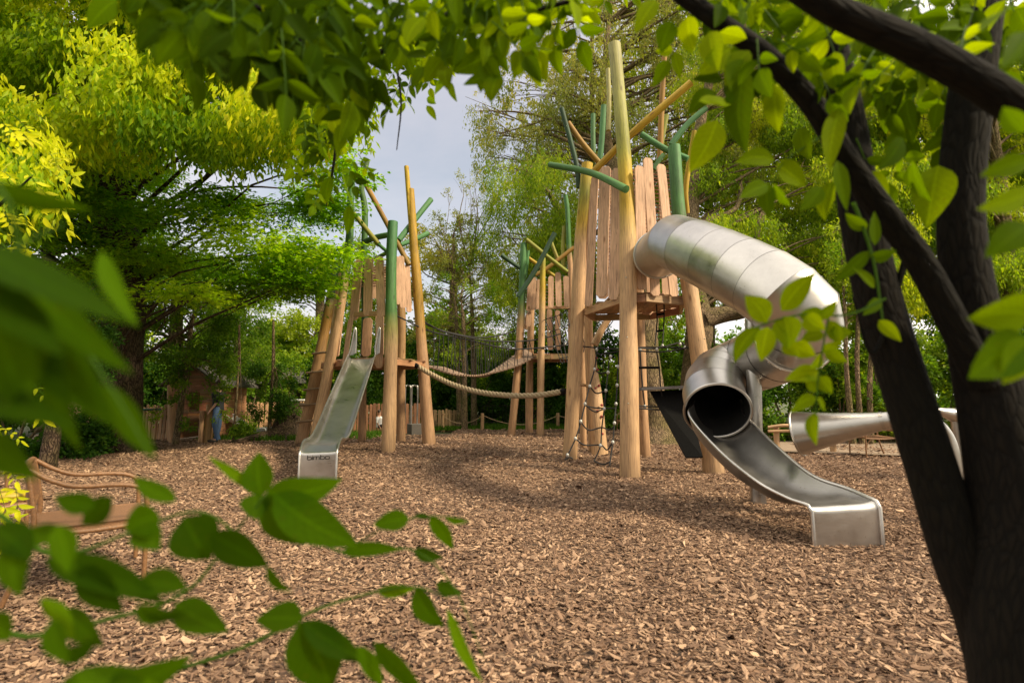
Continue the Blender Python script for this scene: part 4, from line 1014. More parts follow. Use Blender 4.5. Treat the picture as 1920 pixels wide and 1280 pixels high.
# ================================================================== VEGETATION
def rdir(n):
    v = RNG.normal(size=(n, 3)); return v / np.linalg.norm(v, axis=1)[:, None]
def norm(v): return v / np.maximum(np.linalg.norm(v, axis=1), 1e-6)[:, None]
def leaf_quads(P, A, Nn, L, W, r):
    S = norm(np.cross(A, Nn)); up = norm(np.cross(S, A)); n = len(P)
    vs = np.zeros((n, 4, 3), np.float32); L = L[:, None]; W = W[:, None]
    vs[:, 0] = P; vs[:, 1] = P + A * L * .42 + S * W * .5 + up * W * .12; vs[:, 2] = P + A * L; vs[:, 3] = P + A * L * .42 - S * W * .5 + up * W * .12
    fs = (np.arange(n)[:, None] * 4 + np.arange(4)[None]).astype(np.int32)
    col = np.repeat(np.stack([r, r, r], 1), 4, 0)
    return vs.reshape(-1, 3), fs, col
def crown_mesh(name, mat, parent, clumps, nleaf, L, W, mode='round', hang=1.0, bright=0.0, K=14, var=.5):
    cl = np.array([(c[0], c[1], c[2], *r) for c, r in clumps]); vol = (cl[:, 3] * cl[:, 4] * cl[:, 5]) ** .6
    T = max(1, nleaf // K); ci = RNG.choice(len(cl), T, p=vol / vol.sum()); c = cl[ci, :3]; r = cl[ci, 3:]
    d = rdir(T)
    if mode == 'droop':
        o = c + d * r * RNG.uniform(.1, 1, (T, 1)) ** .5
        tw = np.stack([RNG.normal(0, .16, T), RNG.normal(0, .16, T), -RNG.uniform(.4, 1.1, T)], 1) * hang
    elif mode == 'flat':
        d[:, 2] *= .3; d = norm(d); o = c + d * r * RNG.uniform(0, .6, (T, 1)); o[:, 2] += RNG.normal(0, 1, T) * r[:, 2] * .5
        tw = d * r * RNG.uniform(.35, .8, (T, 1)); tw[:, 2] -= RNG.uniform(0, .12, T)
    else:
        o = c + d * r * RNG.uniform(.0, .55, (T, 1)); tw = d * r * RNG.uniform(.3, .6, (T, 1)) + RNG.normal(0, .12, (T, 3)) * r.mean()
    t = RNG.uniform(.05, 1, (T, K)); P = (o[:, None] + tw[:, None] * t[..., None]).reshape(-1, 3); n = len(P)
    P += RNG.normal(0, L * .45, (n, 3)) * (np.array([1, 1, .4]) if mode == 'flat' else 1)
    td = np.repeat(norm(tw), K, 0); q = rdir(n)
    if mode == 'flat': A = td * .7 + q * .7; A[:, 2] = A[:, 2] * .35 - .12; Nn = np.array([0, 0, 1.]) + q[:, ::-1] * .55
    elif mode == 'droop': A = td * 1.0 + q * .55; Nn = rdir(n)
    else: A = td * .5 + q * .9; A[:, 2] -= .2; Nn = rdir(n) + np.array([0, 0, .7])
    A = norm(A)
    cr = RNG.uniform(-.5, .5, len(cl))[ci] * var; r_ = np.clip(.45 + bright + np.repeat(cr, K) + RNG.normal(0, .17, n), 0, 1)
    vs, fs, col = leaf_quads(P, A, norm(Nn), L * RNG.uniform(.6, 1.3, n), W * RNG.uniform(.6, 1.3, n), r_)
    return link(name, vs, fs, M[mat], parent, None, col)
def limbs(m, trunk, clumps, r0, seg=6, up=.3, every=1, sub=3, tmin=.25):
    for i, (c, r) in enumerate(clumps):
        if i % every: continue
        c = V(c)
        cand = [p for k, p in enumerate(trunk) if k > tmin * len(trunk)] or trunk
        s = min(cand, key=lambda p: (p - c).length + abs(p.z + .35 * (V((p.x - c.x, p.y - c.y)).length) - c.z) * 1.2)
        L = (c - s).length
        j = V((random.uniform(-1, 1), random.uniform(-1, 1), random.uniform(-.5, 1))) * L * .09
        j2 = V((random.uniform(-1, 1), random.uniform(-1, 1), random.uniform(-.5, 1))) * L * .07
        rr = r0 * (.5 + .5 * min(1, L / 4)) * random.uniform(.7, 1.1)
        tube(m, catmull([s, s.lerp(c, .35) + j + V((0, 0, L * up * .3)), s.lerp(c, .7) + j2 + V((0, 0, L * up * .2)), c], 8), [rr, rr * .6, rr * .38, rr * .16], seg, (1, 1, 1), True, .1)
        for q in range(sub):
            e = c + V((random.uniform(-1, 1) * r[0], random.uniform(-1, 1) * r[1], random.uniform(-.7, .9) * r[2]))
            b = s.lerp(c, random.uniform(.55, .95)); tube(m, catmull([b, b.lerp(e, .5) + V((0, 0, .06)), e], 4), [rr * .22, rr * .07], 4, (1, 1, 1), False)
def tree(label, trunk, rad, clumps, lm, nleaf, L, W, mode='round', bark='bark', name='tree', group='trees around the playground', r0=.06, hang=1, bright=0, seg=14, cat='tree', every=1, sub=3, var=.5, tmin=.25, extra=None):
    P = catmull(trunk, 24); b = P[0].copy(); b.z = 0; t = thing(name, tuple(b), label, cat, group)
    m = MB(); tube(m, P, rad, seg, (1, 1, 1), True, .10)
    if extra: extra(m)
    limbs(m, P, clumps, r0, every=every, sub=sub, tmin=tmin); m.build('trunk', M[bark], t)
    crown_mesh('crown', lm, t, clumps, nleaf, L, W, mode, hang, bright, var=var)
    return t
def region_clumps(n, xr, yr, Yr, rad, inside=None, squash=1):
    out = []; tries = 0
    while len(out) < n and tries < 20000:
        tries += 1; px = random.uniform(*xr); py = random.uniform(*yr)
        if inside and not inside(px, py): continue
        Y_ = random.uniform(*Yr); p = at(px, py, Y_)
        if p.z < .2: continue
        k = random.uniform(.65, 1.25) * rad; out.append((tuple(p), (k, k, k * squash)))
    return out
def poly_in(pts):
    def f(x, y):
        c = False
        for (x0, y0), (x1, y1) in zip(pts, pts[1:] + pts[:1]):
            if (y0 > y) != (y1 > y) and x < (x1 - x0) * (y - y0) / (y1 - y0) + x0: c = not c
        return c
    return f
# big hornbeam on the left
hb = region_clumps(165, (-330, 640), (-260, 560), (9.6, 14.5), 1.1, poly_in([(-330, -260), (420, -260), (560, 130), (630, 230), (650, 330), (640, 460), (625, 520), (470, 560), (260, 600), (-330, 560)]), .26)
hb += region_clumps(26, (-260, 150), (380, 700), (11, 15), .8, None, .2)
def roots(m):
    o_ = P3(226, 12, .25)
    for k in range(7):
        an = k * .9 + .3; e = o_ + V((math.cos(an), math.sin(an), 0)) * 1.0; e.z = -.05
        tube(m, catmull([o_, o_.lerp(e, .55) - V((0, 0, .08)), e], 6), [.28, .15, .05], 8, (1, 1, 1), False, .15)
tree('big tree with furrowed dark trunk and layered green sprays at left', [P3(224, 12, -.15), P3(228, 12, .5), at(230, 640, 12), at(232, 520, 12), at(218, 380, 12.2), at(205, 220, 12.4), at(195, 50, 12.6), at(190, -150, 12.8), at(190, -330, 13)],
     [.58, .47, .44, .40, .36, .31, .26, .2, .12], hb, 'leaf_hornbeam', 340000, .11, .06, 'flat', 'bark', r0=.06, seg=22, every=1, extra=roots, tmin=.18, bright=.16, var=.8)
# yellow young foliage top left
yc = region_clumps(105, (-160, 650), (-170, 300), (7.2, 10.5), .85, poly_in([(-160, -170), (430, -170), (600, 60), (640, 225), (540, 265), (400, 235), (300, 290), (150, 250), (-160, 280)]), .4)
yc += region_clumps(12, (-60, 90), (250, 400), (5.5, 6.5), .28, None, .5)
tree('bright yellow-green leaning tree with feathery leaves in the top left corner', [P3(-330, 8.5, -.15), at(-340, 500, 8.5), at(-320, 200, 8.4), at(-240, 0, 8.3), at(-100, -120, 8.3), at(100, -150, 8.3), at(320, -90, 8.3)],
     [.26, .22, .2, .17, .12, .08, .04], yc, 'leaf_yellow', 115000, .14, .052, 'droop', 'bark_pale', r0=.018, hang=.6, seg=12, tmin=.0, bright=.1, var=.9, every=2, sub=1)
# willow: upper sparse crown and lower green curtains
wi = region_clumps(100, (880, 1420), (-120, 350), (21, 25.5), 1.0, poly_in([(900, 180), (970, 60), (1080, -120), (1420, -120), (1420, 350), (1000, 350), (905, 330), (880, 240)]), .8)
tree('tall sparse willow with sky showing through, behind the tallest tower', [P3(1222, 22, -.15), at(1222, 640, 22), at(1218, 540, 22), at(1190, 430, 22.3), at(1150, 320, 22.5), at(1130, 190, 22.6), at(1140, 60, 22.8), at(1150, -100, 23)],
     [.62, .5, .45, .36, .28, .2, .12, .07], wi, 'leaf_willow', 80000, .16, .05, 'droop', 'bark_pale', r0=.12, hang=.8, bright=.05, every=1, sub=5)
wl = region_clumps(46, (905, 1100), (300, 560), (19, 22), .75, poly_in([(905, 330), (960, 290), (1100, 290), (1100, 560), (950, 560), (930, 480), (890, 400)]), 1.0)
tree('green weeping willow curtains hanging left of the middle tower', [P3(1080, 21, -.15), at(1080, 640, 21), at(1075, 480, 21), at(1040, 380, 20.8), at(990, 320, 20.5)], [.3, .26, .2, .14, .06], wl, 'leaf_willow_green', 52000, .14, .034, 'droop', 'bark_pale', r0=.07, hang=1.5, bright=0)
# right hand trees
rt = region_clumps(86, (1280, 1700), (-60, 520), (15, 19.5), .9, poly_in([(1290, 40), (1420, -60), (1700, -60), (1700, 520), (1330, 470), (1285, 300)]), .6)
def limbR(m):
    for pts, r in (([at(1318, 600, 15.5), at(1350, 590, 15.5), at(1400, 583, 15.3), at(1450, 560, 15.2), at(1500, 500, 15.2)], [.3, .28, .2, .14, .08]),
                   ([at(1400, 583, 15.3), at(1410, 520, 15.4), at(1420, 430, 15.5), at(1450, 350, 16)], [.2, .16, .12, .06]),
                   ([at(1300, 480, 15.4), at(1320, 420, 15.5), at(1380, 390, 15.7), at(1390, 330, 15.9)], [.1, .1, .08, .05])):
        tube(m, catmull(pts, 12), r, 10, (1, 1, 1), True, .15)
tree('golden-green tree with crooked brown limbs behind the tube slide', [P3(1300, 15.8, -.15), at(1303, 700, 15.8), at(1312, 610, 15.6), at(1300, 520, 15.6), at(1297, 400, 15.8), at(1310, 250, 16), at(1350, 80, 16.3), at(1400, -60, 16.6)],
     [.55, .42, .38, .27, .22, .17, .12, .06], rt, 'leaf_willow_green', 170000, .12, .042, 'droop', 'bark_pale', r0=.06, hang=.5, bright=.22, extra=limbR, sub=2, var=.8)
rt2 = region_clumps(70, (1640, 2050), (-60, 560), (16, 20), 1.0, None, .6)
tree('golden-green tree seen in the gaps between the dark foreground stems at right', [P3(1900, 18, -.15), at(1895, 600, 18), at(1880, 400, 18), at(1850, 150, 18)], [.4, .32, .24, .12], rt2, 'leaf_willow_green', 120000, .15, .05, 'droop', 'bark_pale', r0=.08, hang=.5, bright=.15, var=.8)
# big trunk low behind rope ladder
tree('thick furrowed old trunk standing behind the black sliding board', [P3(1228, 14.2, -.15), P3(1222, 14.2, .4), at(1216, 700, 14.2), at(1212, 620, 14.2), at(1216, 500, 14.3)], [.85, .5, .36, .32, .28],
     region_clumps(22, (1180, 1300), (440, 640), (14.5, 16.5), .55), 'leaf_mid', 9000, .1, .05, 'round', 'bark_pale', r0=.05, tmin=.6)
def bigtree(label, px, Y, w, yt, yb, lm, n, L, r=1.3, bright=.1, ncl=None, lean=0, var=.8, mode='round'):
    rg = region_clumps(ncl or int(w * (yb - yt) / 1500), (px - w / 2, px + w / 2), (yt, yb), (Y - 1.6, Y + 1.6), r, lambda x, y: ((x - px) / (w / 2)) ** 2 + ((y - (yt + yb) / 2) / ((yb - yt) / 2)) ** 2 < 1.0 + random.uniform(-.15, .15), .7)
    return tree(label, [P3(px - lean, Y, -.15), at(px - lean * .7, 620, Y), at(px - lean * .3, (620 + yt) / 2, Y), at(px, yt + 40, Y)], [.34, .27, .18, .06], rg, lm, n, L, L * .5, mode, 'bark_pale', r0=.07, bright=bright, var=var, sub=3, hang=.6)
bigtree('tall pale tree filling the view above the middle tower', 1110, 29, 420, -120, 520, 'leaf_willow', 26000, .22, 1.4, .2, mode='droop')
bigtree('tall yellow-green tree right behind the tallest tower', 1330, 26, 380, -100, 600, 'leaf_willow_green', 42000, .19, 1.3, .3, mode='droop')
bigtree('tall yellow-green tree above the bend of the tube slide', 1530, 24, 360, -60, 620, 'leaf_willow_green', 52000, .18, 1.3, .35, mode='droop')
bigtree('broad leafy tree beyond the ivy bank', 1650, 21, 300, 180, 640, 'leaf_mid', 60000, .16, 1.2, .25)
bigtree('broad tree beyond the bush at the right edge', 1860, 22, 320, 120, 660, 'leaf_mid', 60000, .17, 1.2, .15)
bigtree('airy green tree far behind the left tower', 600, 27, 250, 430, 720, 'leaf_mid', 26000, .18, 1.1, .25)
bigtree('airy tree beyond the bridge with light showing through', 850, 28, 240, 400, 730, 'leaf_willow', 22000, .18, 1.1, .15)
bigtree('leafy tree far beyond the small toddler slide', 490, 27, 150, 620, 740, 'leaf_mid', 9000, .18, .9, .3)
bigtree('broad green tree behind the playhouse', 330, 22, 300, 480, 740, 'leaf_mid', 42000, .15, 1.1, .1)
bigtree('dark broad tree behind the big furrowed trunk', 90, 20, 420, 180, 720, 'leaf_dark', 70000, .16, 1.3, .15)
# thin bare saplings
def sapling(label, px, Y, top, ytop, lean, nl, lm='leaf_mid', rc=.5, ncl=12, rb=.09, L=.1, region=None, bark='bark_pale', bright=0, yb=.42):
    tr_ = [P3(px, Y, -.12), at(px + lean * .2, 700, Y), at(px + lean * .45, 600, Y), at(px + lean * .7, (600 + ytop) / 2, Y), at(px + lean, ytop, Y)]
    cl_ = region or region_clumps(ncl, (px + lean - 60, px + lean + 60), (ytop, ytop + (760 - ytop) * yb), (Y - 1, Y + 1), rc)
    return tree(label, tr_, [rb, rb * .8, rb * .65, rb * .4, rb * .12], cl_, lm, nl, L, L * .45, 'round', bark, name='sapling_tree', r0=rb * .35, seg=9, sub=4, bright=bright)
sapling('thin sparse tree with pinkish twigs left of the pair under open sky', 862, 20, 0, 520, -14, 5200, 'leaf_willow', .55, 20, .10, .09, region=region_clumps(30, (800, 900), (360, 600), (19.5, 21), .45))
sapling('slender straight-stemmed tree in the gap above the bridge', 890, 20.5, 0, 500, -10, 4200, 'leaf_willow', .5, 20, .13, .09, region=region_clumps(30, (845, 935), (330, 640), (20, 21.5), .45))
sapling('slender tree just right of the yellow post of left tower', 872, 19, 0, 560, -8, 7000, 'leaf_mid', .5, 18, .12, .09, region=region_clumps(24, (800, 930), (480, 700), (18.6, 20.5), .5), bright=.15)
sapling('thin leaning sapling in front of the playhouse', 338, 13.6, 0, 560, 50, 14000, 'leaf_mid', .5, 20, .085, .085, region=region_clumps(30, (270, 430), (560, 700), (12.8, 14.5), .42) + region_clumps(14, (280, 425), (690, 800), (12.9, 14.0), .22), bright=.0)
sapling('thin sapling with spreading twigs right of the playhouse', 445, 16.5, 0, 600, -10, 14000, 'leaf_mid', .5, 20, .10, .09, region=region_clumps(26, (400, 500), (590, 700), (15.5, 17.5), .5))
sapling('small leafy sapling by the tree stump', 510, 15.3, 0, 690, 6, 5500, 'leaf_dark', .35, 12, .05, .08, region=region_clumps(14, (465, 560), (680, 790), (15, 15.8), .28), bright=.1)
sapling('low broken sapling between the big trunk and the path', 445, 14.2, 0, 770, 8, 1800, 'leaf_mid', .25, 8, .035, .075, region=region_clumps(8, (435, 475), (780, 832), (13.8, 14.4), .14))
sapling('dark-stemmed young tree behind the left armchairs', 105, 8.8, 0, 560, 60, 5200, 'leaf_dark', .4, 16, .13, .08, bark='bark', region=region_clumps(20, (60, 200), (520, 700), (8.4, 9.6), .32))
sapling('thin tree behind the middle tower', 975, 23, 0, 500, 0, 9000, 'leaf_mid', .6, 16, .14, .10, region=region_clumps(20, (930, 1010), (540, 700), (22, 24), .6), bright=.2)
for i, (px, lab) in enumerate(((1590, 'thin leaning stem in the ivy bank, leftmost of three'), (1606, 'thin straight stem in the ivy bank, middle of three'), (1622, 'thin right-leaning stem in the ivy bank, rightmost of three'))):
    sapling(lab, px, 13.2, 0, 470, (-12, 6, 46)[i], 3200, 'leaf_mid', .45, 10, .075, .10, region=region_clumps(12, (1560, 1680), (420, 600), (13, 14.2), .45), bright=.25)
# shrubs forming the green backdrop
def shrub(label, px, Y, w, h, n=9000, lm='leaf_dark', L=.11, bright=0, ncl=22, name='shrub', d=.9):
    base = P3(px, Y, 0); t = thing(name, tuple(base), label, 'bush', 'bushes along the playground edge')
    cl_ = []
    for i in range(ncl):
        a = random.uniform(-1, 1); z = random.uniform(.08, 1) ** .8; k = math.sqrt(max(.05, 1 - abs(a) ** 2.2)) * random.uniform(.75, 1)
        cl_.append(((base.x + a * w / 2, base.y + random.uniform(-d, d) * .6, z * h * k), (w * .13, .45, h * .13)))
    m = MB()
    for i in range(7): e = V(cl_[i][0]); tube(m, catmull([base - V((0, 0, .1)), base.lerp(e, .5) + V((0, 0, .1)), e], 6), [.04, .01], 6, (1, 1, 1), False)
    m.build('stems', M['bark_pale'], t); crown_mesh('foliage', lm, t, cl_, n, L, L * .55, 'round', bright=bright)
    return t
S = [('dark bush at far left behind armchairs', 40, 10.5, 3.0, 1.7, 'leaf_dark', 0), ('dark bush left of the big trunk base', 150, 11.2, 1.6, .9, 'leaf_dark', .0), 
     ('tall dark bush behind the left trunk', 130, 18, 5, 4.2, 'leaf_dark', 0), ('tall dark bush behind the playhouse', 300, 19.5, 5, 3.4, 'leaf_dark', .1),
     ('green bush behind plank fence near the stump', 470, 20, 3.4, 2.3, 'leaf_mid', .0), ('broad green bush left of left tower', 560, 20.5, 3.4, 3.6, 'leaf_mid', .1), 
     ('bush showing under left tower deck', 650, 21, 3.2, 4.2, 'leaf_dark', .1), ('tall bush right behind left tower', 735, 21.5, 3.4, 4.4, 'leaf_dark', .15),
     ('large dark bush under the bridge left end', 815, 22, 3.4, 4.0, 'leaf_dark', .05), ('large bush under the middle of the bridge', 885, 22.5, 3.2, 3.6, 'leaf_dark', .05), ('bright bush beyond the bridge', 935, 25, 4.2, 4.6, 'leaf_mid', .25),
     ('bush between the middle tower legs', 985, 22.8, 3.2, 4.8, 'leaf_dark', .1), ('dark bush right of middle tower', 1050, 22.5, 3.2, 4.9, 'leaf_dark', 0), ('dark bush seen through the climbing net', 1125, 21.5, 3.4, 4.6, 'leaf_dark', .02),
     ('bush behind the rope ladder', 1235, 19, 4.0, 4.2, 'leaf_mid', .08), ('bush below the crooked limb', 1330, 17.5, 3.2, 3.6, 'leaf_mid', .0), ('dark bush behind the steel pole', 1400, 14.8, 2.8, 2.5, 'leaf_dark', .02),
     ('ivy-like bank left part behind the chute', 1480, 14.2, 3.0, 2.6, 'leaf_dark', .05), ('ivy-like bank middle part behind the horn', 1570, 14.2, 2.8, 3.4, 'leaf_mid', .0), ('bright ivy bank between chute and dark stem', 1655, 13.8, 2.8, 3.3, 'leaf_mid', .1),
     ('bush seen between the two dark stems', 1765, 14, 3.0, 3.6, 'leaf_mid', .05), ('dark bush at the right edge', 1880, 13.5, 3.4, 3.5, 'leaf_mid', -.05), ('dark bush beyond the right edge', 1990, 12.5, 3.2, 3.5, 'leaf_dark', 0)]
for lab, px, Y, w, h, lm, b in S:
    shrub(lab, px, Y, w, h, int(2600 * w * h / 2.2 * (1 if Y < 16 else .85)), lm, .105 if Y < 16 else .13, b, int(10 + w * h * 2.0))
# far woodland closing the view
fw = []
for i in range(170):
    a = random.uniform(-1, 1); Y_ = random.uniform(30, 38); x_ = a * 44
    gap = 1 if -17 < x_ < -12 else 0
    zt_ = (3.2 if gap else random.choice((3, 5, 7)))
    fw.append(((x_, Y_, random.uniform(.6, zt_)), (2.6, 1.6, 1.5)))
o = crown_mesh('distant_woodland', 'leaf_mid', None, fw, 90000, .32, .2, 'round', bright=.05, var=1.0)
tag(o, 'green mass of distant trees closing the view beyond the playground', 'woodland', None, 'stuff')
tree('distant pale yellow tree beyond the plank fence', [P3(490, 30, -.2), at(490, 660, 30), at(492, 610, 30)], [.3, .2, .08], region_clumps(12, (455, 530), (600, 690), (29, 31), 1.0), 'leaf_yellow', 9000, .2, .12, r0=.08, bright=.2)
# grass edge
def grass():
    n = 26000; x = RNG.uniform(-6.5, 6.5, n); y = 19.2 + RNG.gamma(1.6, 1.3, n); x = np.concatenate([x, RNG.uniform(-9, -4, 5000)]); y = np.concatenate([y, RNG.uniform(14.6, 17.5, 5000)]); n = len(x)
    P = np.stack([x, y, np.full(n, -.03)], 1); A = norm(np.stack([RNG.normal(0, .3, n), RNG.normal(0, .3, n), np.ones(n)], 1)); 
    vs, fs, col = leaf_quads(P, A, norm(np.stack([RNG.normal(0, .4, n), -np.ones(n), np.zeros(n)], 1)), RNG.uniform(.06, .22, n), np.full(n, .035), RNG.uniform(0, 1, n))
    tag(link('grass', vs, fs, M['grass'], None, None, col), 'fringe of green grass along the far edge of the chips', 'grass', None, 'stuff')
grass()

# ================================================================== FOREGROUND
class LeafMB:
    def __init__(s): s.v = []; s.f = []; s.c = []; s.l = []
    def leaf(s, b, tip, w, nrm, r, fold=.18, droop=.10, n=9):
        ax = tip - b; L = ax.length; ax.normalize(); nrm = (nrm - ax * nrm.dot(ax))
        if nrm.length < 1e-4: nrm = V((0, 0, 1)) - ax * ax.z
        nrm.normalize(); sd = ax.cross(nrm); base = len(s.v)
        curl = random.uniform(-.06, .10)
        for i in range(n):
            t = i / (n - 1)
            hw = w * .5 * (math.sin(math.pi * t ** .82) ** .85 if 0 < t < 1 else 0) * (1 - .25 * t) * 1.12
            c = b + ax * (t * L) - nrm * (droop * L * (t * t - t * .6)) + sd * (curl * L * math.sin(math.pi * t))
            for j in (-1, -.5, 0, .5, 1):
                p = c + sd * (j * hw) + nrm * (abs(j) * hw * fold * 2 + math.sin(t * 17 + j * 3) * .018 * w * abs(j))
                s.v.append(tuple(p)); s.l.append((t, j, r * 7.3)); s.c.append((r, r, r))
        for i in range(n - 1):
            for j in range(4): s.f.append((base + i * 5 + j, base + i * 5 + j + 1, base + (i + 1) * 5 + j + 1, base + (i + 1) * 5 + j))
    def build(s, name, mat, parent): return link(name, s.v, s.f, mat, parent, None, s.c, s.l, [True] * len(s.f))
def rv(k=1): return V((random.gauss(0, k), random.gauss(0, k), random.gauss(0, k)))
def compound(lm, stem, o, d, size, npair, nrm, r0=.5, w=.5, rs=.0016, tight=1.0):
    """pinnate leaf: rachis from o along d, npair pairs of leaflets of length `size` and one at the tip."""
    d = d.normalized(); Lr = size * .62 * (npair + .4) * tight; P = []
    for i in range(npair * 2 + 2):
        t = i / (npair * 2 + 1); P.append(o + d * (Lr * t) - V((0, 0, 1)) * (Lr * .22 * t * t))
    tube(stem, P, [rs, rs * .6], 5, (.12, .2, .03), False)
    sd = d.cross(nrm).normalized()
    for i in range(npair):
        q = P[2 + i * 2 if 2 + i * 2 < len(P) else -2]
        for s in (-1, 1):
            k = size * random.uniform(.72, 1.08) * (.8 + .2 * i / max(1, npair - 1)); dd = (d * random.uniform(.35, .8) + sd * s + rv(.16) - V((0, 0, .15))).normalized()
            b = q + dd * size * .05
            lm.leaf(b, b + dd * k, k * w * random.uniform(.85, 1.12), nrm + rv(.28), min(1, max(0, random.gauss(r0, .2))), random.uniform(.05, .25), random.uniform(.02, .28))
    e = P[-1]; dd = (P[-1] - P[-2]).normalized() + rv(.1); dd.normalize()
    lm.leaf(e, e + dd * size * 1.1, size * w * 1.1, nrm + rv(.2), min(1, max(0, random.gauss(r0, .2))), random.uniform(.05, .25), random.uniform(.02, .25))
# ---- dark multi-stemmed tree on the right
ft = thing('foreground_tree', (.98, 1.05, 0), 'dark multi-stemmed tree close by on the right with crossing branches', 'tree')
def stem(pts, Y, ws, name='stem', seg=22, wob=.10, toground=None):
    P = [at(x, y, Y if isinstance(Y, (int, float)) else Y[i]) for i, (x, y) in enumerate(pts)]
    Ys = [p.y for p in P]; rr = [pw(w, y_) for w, y_ in zip(ws, Ys)]
    if toground: P.append(V(toground)); rr.append(rr[-1] * 1.25)
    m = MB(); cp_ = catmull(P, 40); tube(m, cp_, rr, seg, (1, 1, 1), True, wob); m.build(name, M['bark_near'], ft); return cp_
s1 = stem([(1535, -60), (1562, 80), (1590, 230), (1614, 400), (1648, 560), (1690, 700), (1744, 870), (1800, 1050), (1885, 1300)], 1.05, [38, 47, 58, 67, 73, 75, 80, 88, 108], toground=(.99, 1.06, -.15))
s2 = stem([(1852, -60), (1820, 180), (1802, 400), (1826, 600), (1872, 780), (1915, 980), (1930, 1300)], 1.0, [68, 70, 68, 80, 112, 150, 175], toground=(1.03, 1.05, -.15))
s3 = stem([(1235, -40), (1345, 40), (1440, 108), (1530, 205), (1585, 300), (1650, 390), (1712, 470), (1770, 570), (1845, 720)], [.90, .90, .91, .92, .93, .94, .95, .96, .98], [32, 35, 38, 42, 46, 48, 50, 52, 56], 'branch')
s4 = stem([(1440, -60), (1560, 18), (1680, 72), (1800, 135), (1960, 235)], [.72, .72, .72, .73, .75], [48, 56, 62, 66, 68], 'branch')
s5 = stem([(1700, 480), (1640, 660), (1600, 560)], 1.02, [12, 8, 4], 'twig', 8)
L1 = LeafMB(); st = MB()
def leafpx(lm, b, t, w, Y, r=.5, tilt=.35, Yt=None, fold=.12):
    B_ = at(*b, Y); T_ = at(*t, Yt or Y * random.uniform(.97, 1.03)); view = -(B_ - V((0, 0, CAMH))).normalized()
    lm.leaf(B_, T_, w / F * Y, view + rv(tilt), r, fold, random.uniform(0, .18))
def twigpx(mb, pts, Y, w=5, col=(.13, .2, .03)):
    P = [at(x, y, Y) for x, y in pts]; tube(mb, catmull(P, 6 * len(P)), [pw(w, Y), pw(w * .5, Y)], 6, col, False)
# leaf cluster over the tube slide
RB = .85
for b, t, w in (((1465, 583), (1528, 512), 46), ((1438, 605), (1396, 553), 44), ((1452, 600), (1496, 640), 2), ((1470, 592), (1478, 655), 52), ((1440, 612), (1428, 678), 40), ((1425, 612), (1376, 680), 34),
                ((1497, 590), (1552, 590), 30), ((1530, 600), (1570, 562), 22), ((1510, 590), (1548, 618), 36), ((1490, 640), (1530, 668), 34), ((1470, 640), (1500, 668), 30)):
    leafpx(L1, b, t, w, RB, random.uniform(.65, 1))
twigpx(st, [(1660, 560), (1590, 590), (1500, 590), (1440, 605), (1415, 615)], RB, 5)
twigpx(st, [(1555, 585), (1545, 640), (1535, 700), (1530, 760), (1528, 780)], RB, 4)
for b, t, w in (((1545, 625), (1500, 640), 26), ((1550, 630), (1600, 622), 30), ((1548, 650), (1590, 680), 26), ((1542, 665), (1518, 690), 24), ((1538, 700), (1474, 712), 34), ((1538, 705), (1560, 738), 28), ((1532, 735), (1508, 700), 22),
                ((1530, 745), (1480, 775), 28), ((1532, 745), (1548, 770), 22), ((1528, 772), (1530, 835), 24), ((1556, 600), (1578, 650), 26), ((1540, 660), (1576, 640), 24)):
    leafpx(L1, b, t, w, RB * 1.02, random.uniform(.55, .95))
# leaves left of the branch
for b, t, w in (((1345, 225), (1292, 322), 62), ((1398, 130), (1400, 290), 56), ((1392, 110), (1372, 175), 40), ((1452, 160), (1458, 250), 46), ((1310, 190), (1378, 190), 40), ((1452, 300), (1378, 305), 36), ((1456, 305), (1512, 350), 46), ((1440, 345), (1386, 372), 34), ((1442, 345), (1444, 410), 32), ((1450, 345), (1482, 388), 36),
                ((1500, 240), (1520, 300), 34), ((1540, 350), (1500, 395), 34), ((1560, 340), (1546, 415), 34), ((1568, 300), (1592, 395), 36), ((1575, 200), (1556, 320), 40), ((1692, 258), (1648, 318), 40), ((1760, 310), (1738, 425), 70), ((1710, 300), (1745, 380), 30),
                ((1630, 470), (1562, 530), 26), ((1625, 430), (1585, 400), 24), ((1630, 480), (1684, 470), 26), ((1640, 460), (1640, 395), 22), ((1640, 540), (1600, 500), 20), ((1650, 560), (1620, 590), 22), ((1648, 600), (1690, 640), 24),
                ((1260, 40), (1240, 100), 44), ((1290, 30), (1300, 95), 46), ((1230, 0), (1190, 60), 40), ((1330, 60), (1345, 130), 48), ((1370, 90), (1310, 140), 46), ((1405, 95), (1360, 160), 44), ((1350, 60), (1400, 75), 40)):
    leafpx(L1, b, t, w, .88, random.uniform(.35, .95))
twigpx(st, [(1590, 190), (1560, 240), (1475, 300), (1445, 345)], .88, 4); twigpx(st, [(1600, 380), (1620, 430), (1640, 500), (1655, 600)], .88, 7)
# big soft leaves at the right edge
for b, t, w in (((1930, 360), (1835, 392), 46), ((1930, 300), (1840, 330), 44), ((1930, 420), (1850, 480), 60), ((1935, 590), (1820, 600), 80), ((1930, 640), (1815, 710), 90), ((1935, 640), (1880, 720), 70), ((1930, 60), (1880, 125), 56), ((1880, 20), (1840, 60), 50), ((1920, 250), (1880, 200), 40)):
    leafpx(L1, b, t, w, .5, random.uniform(.35, .8))
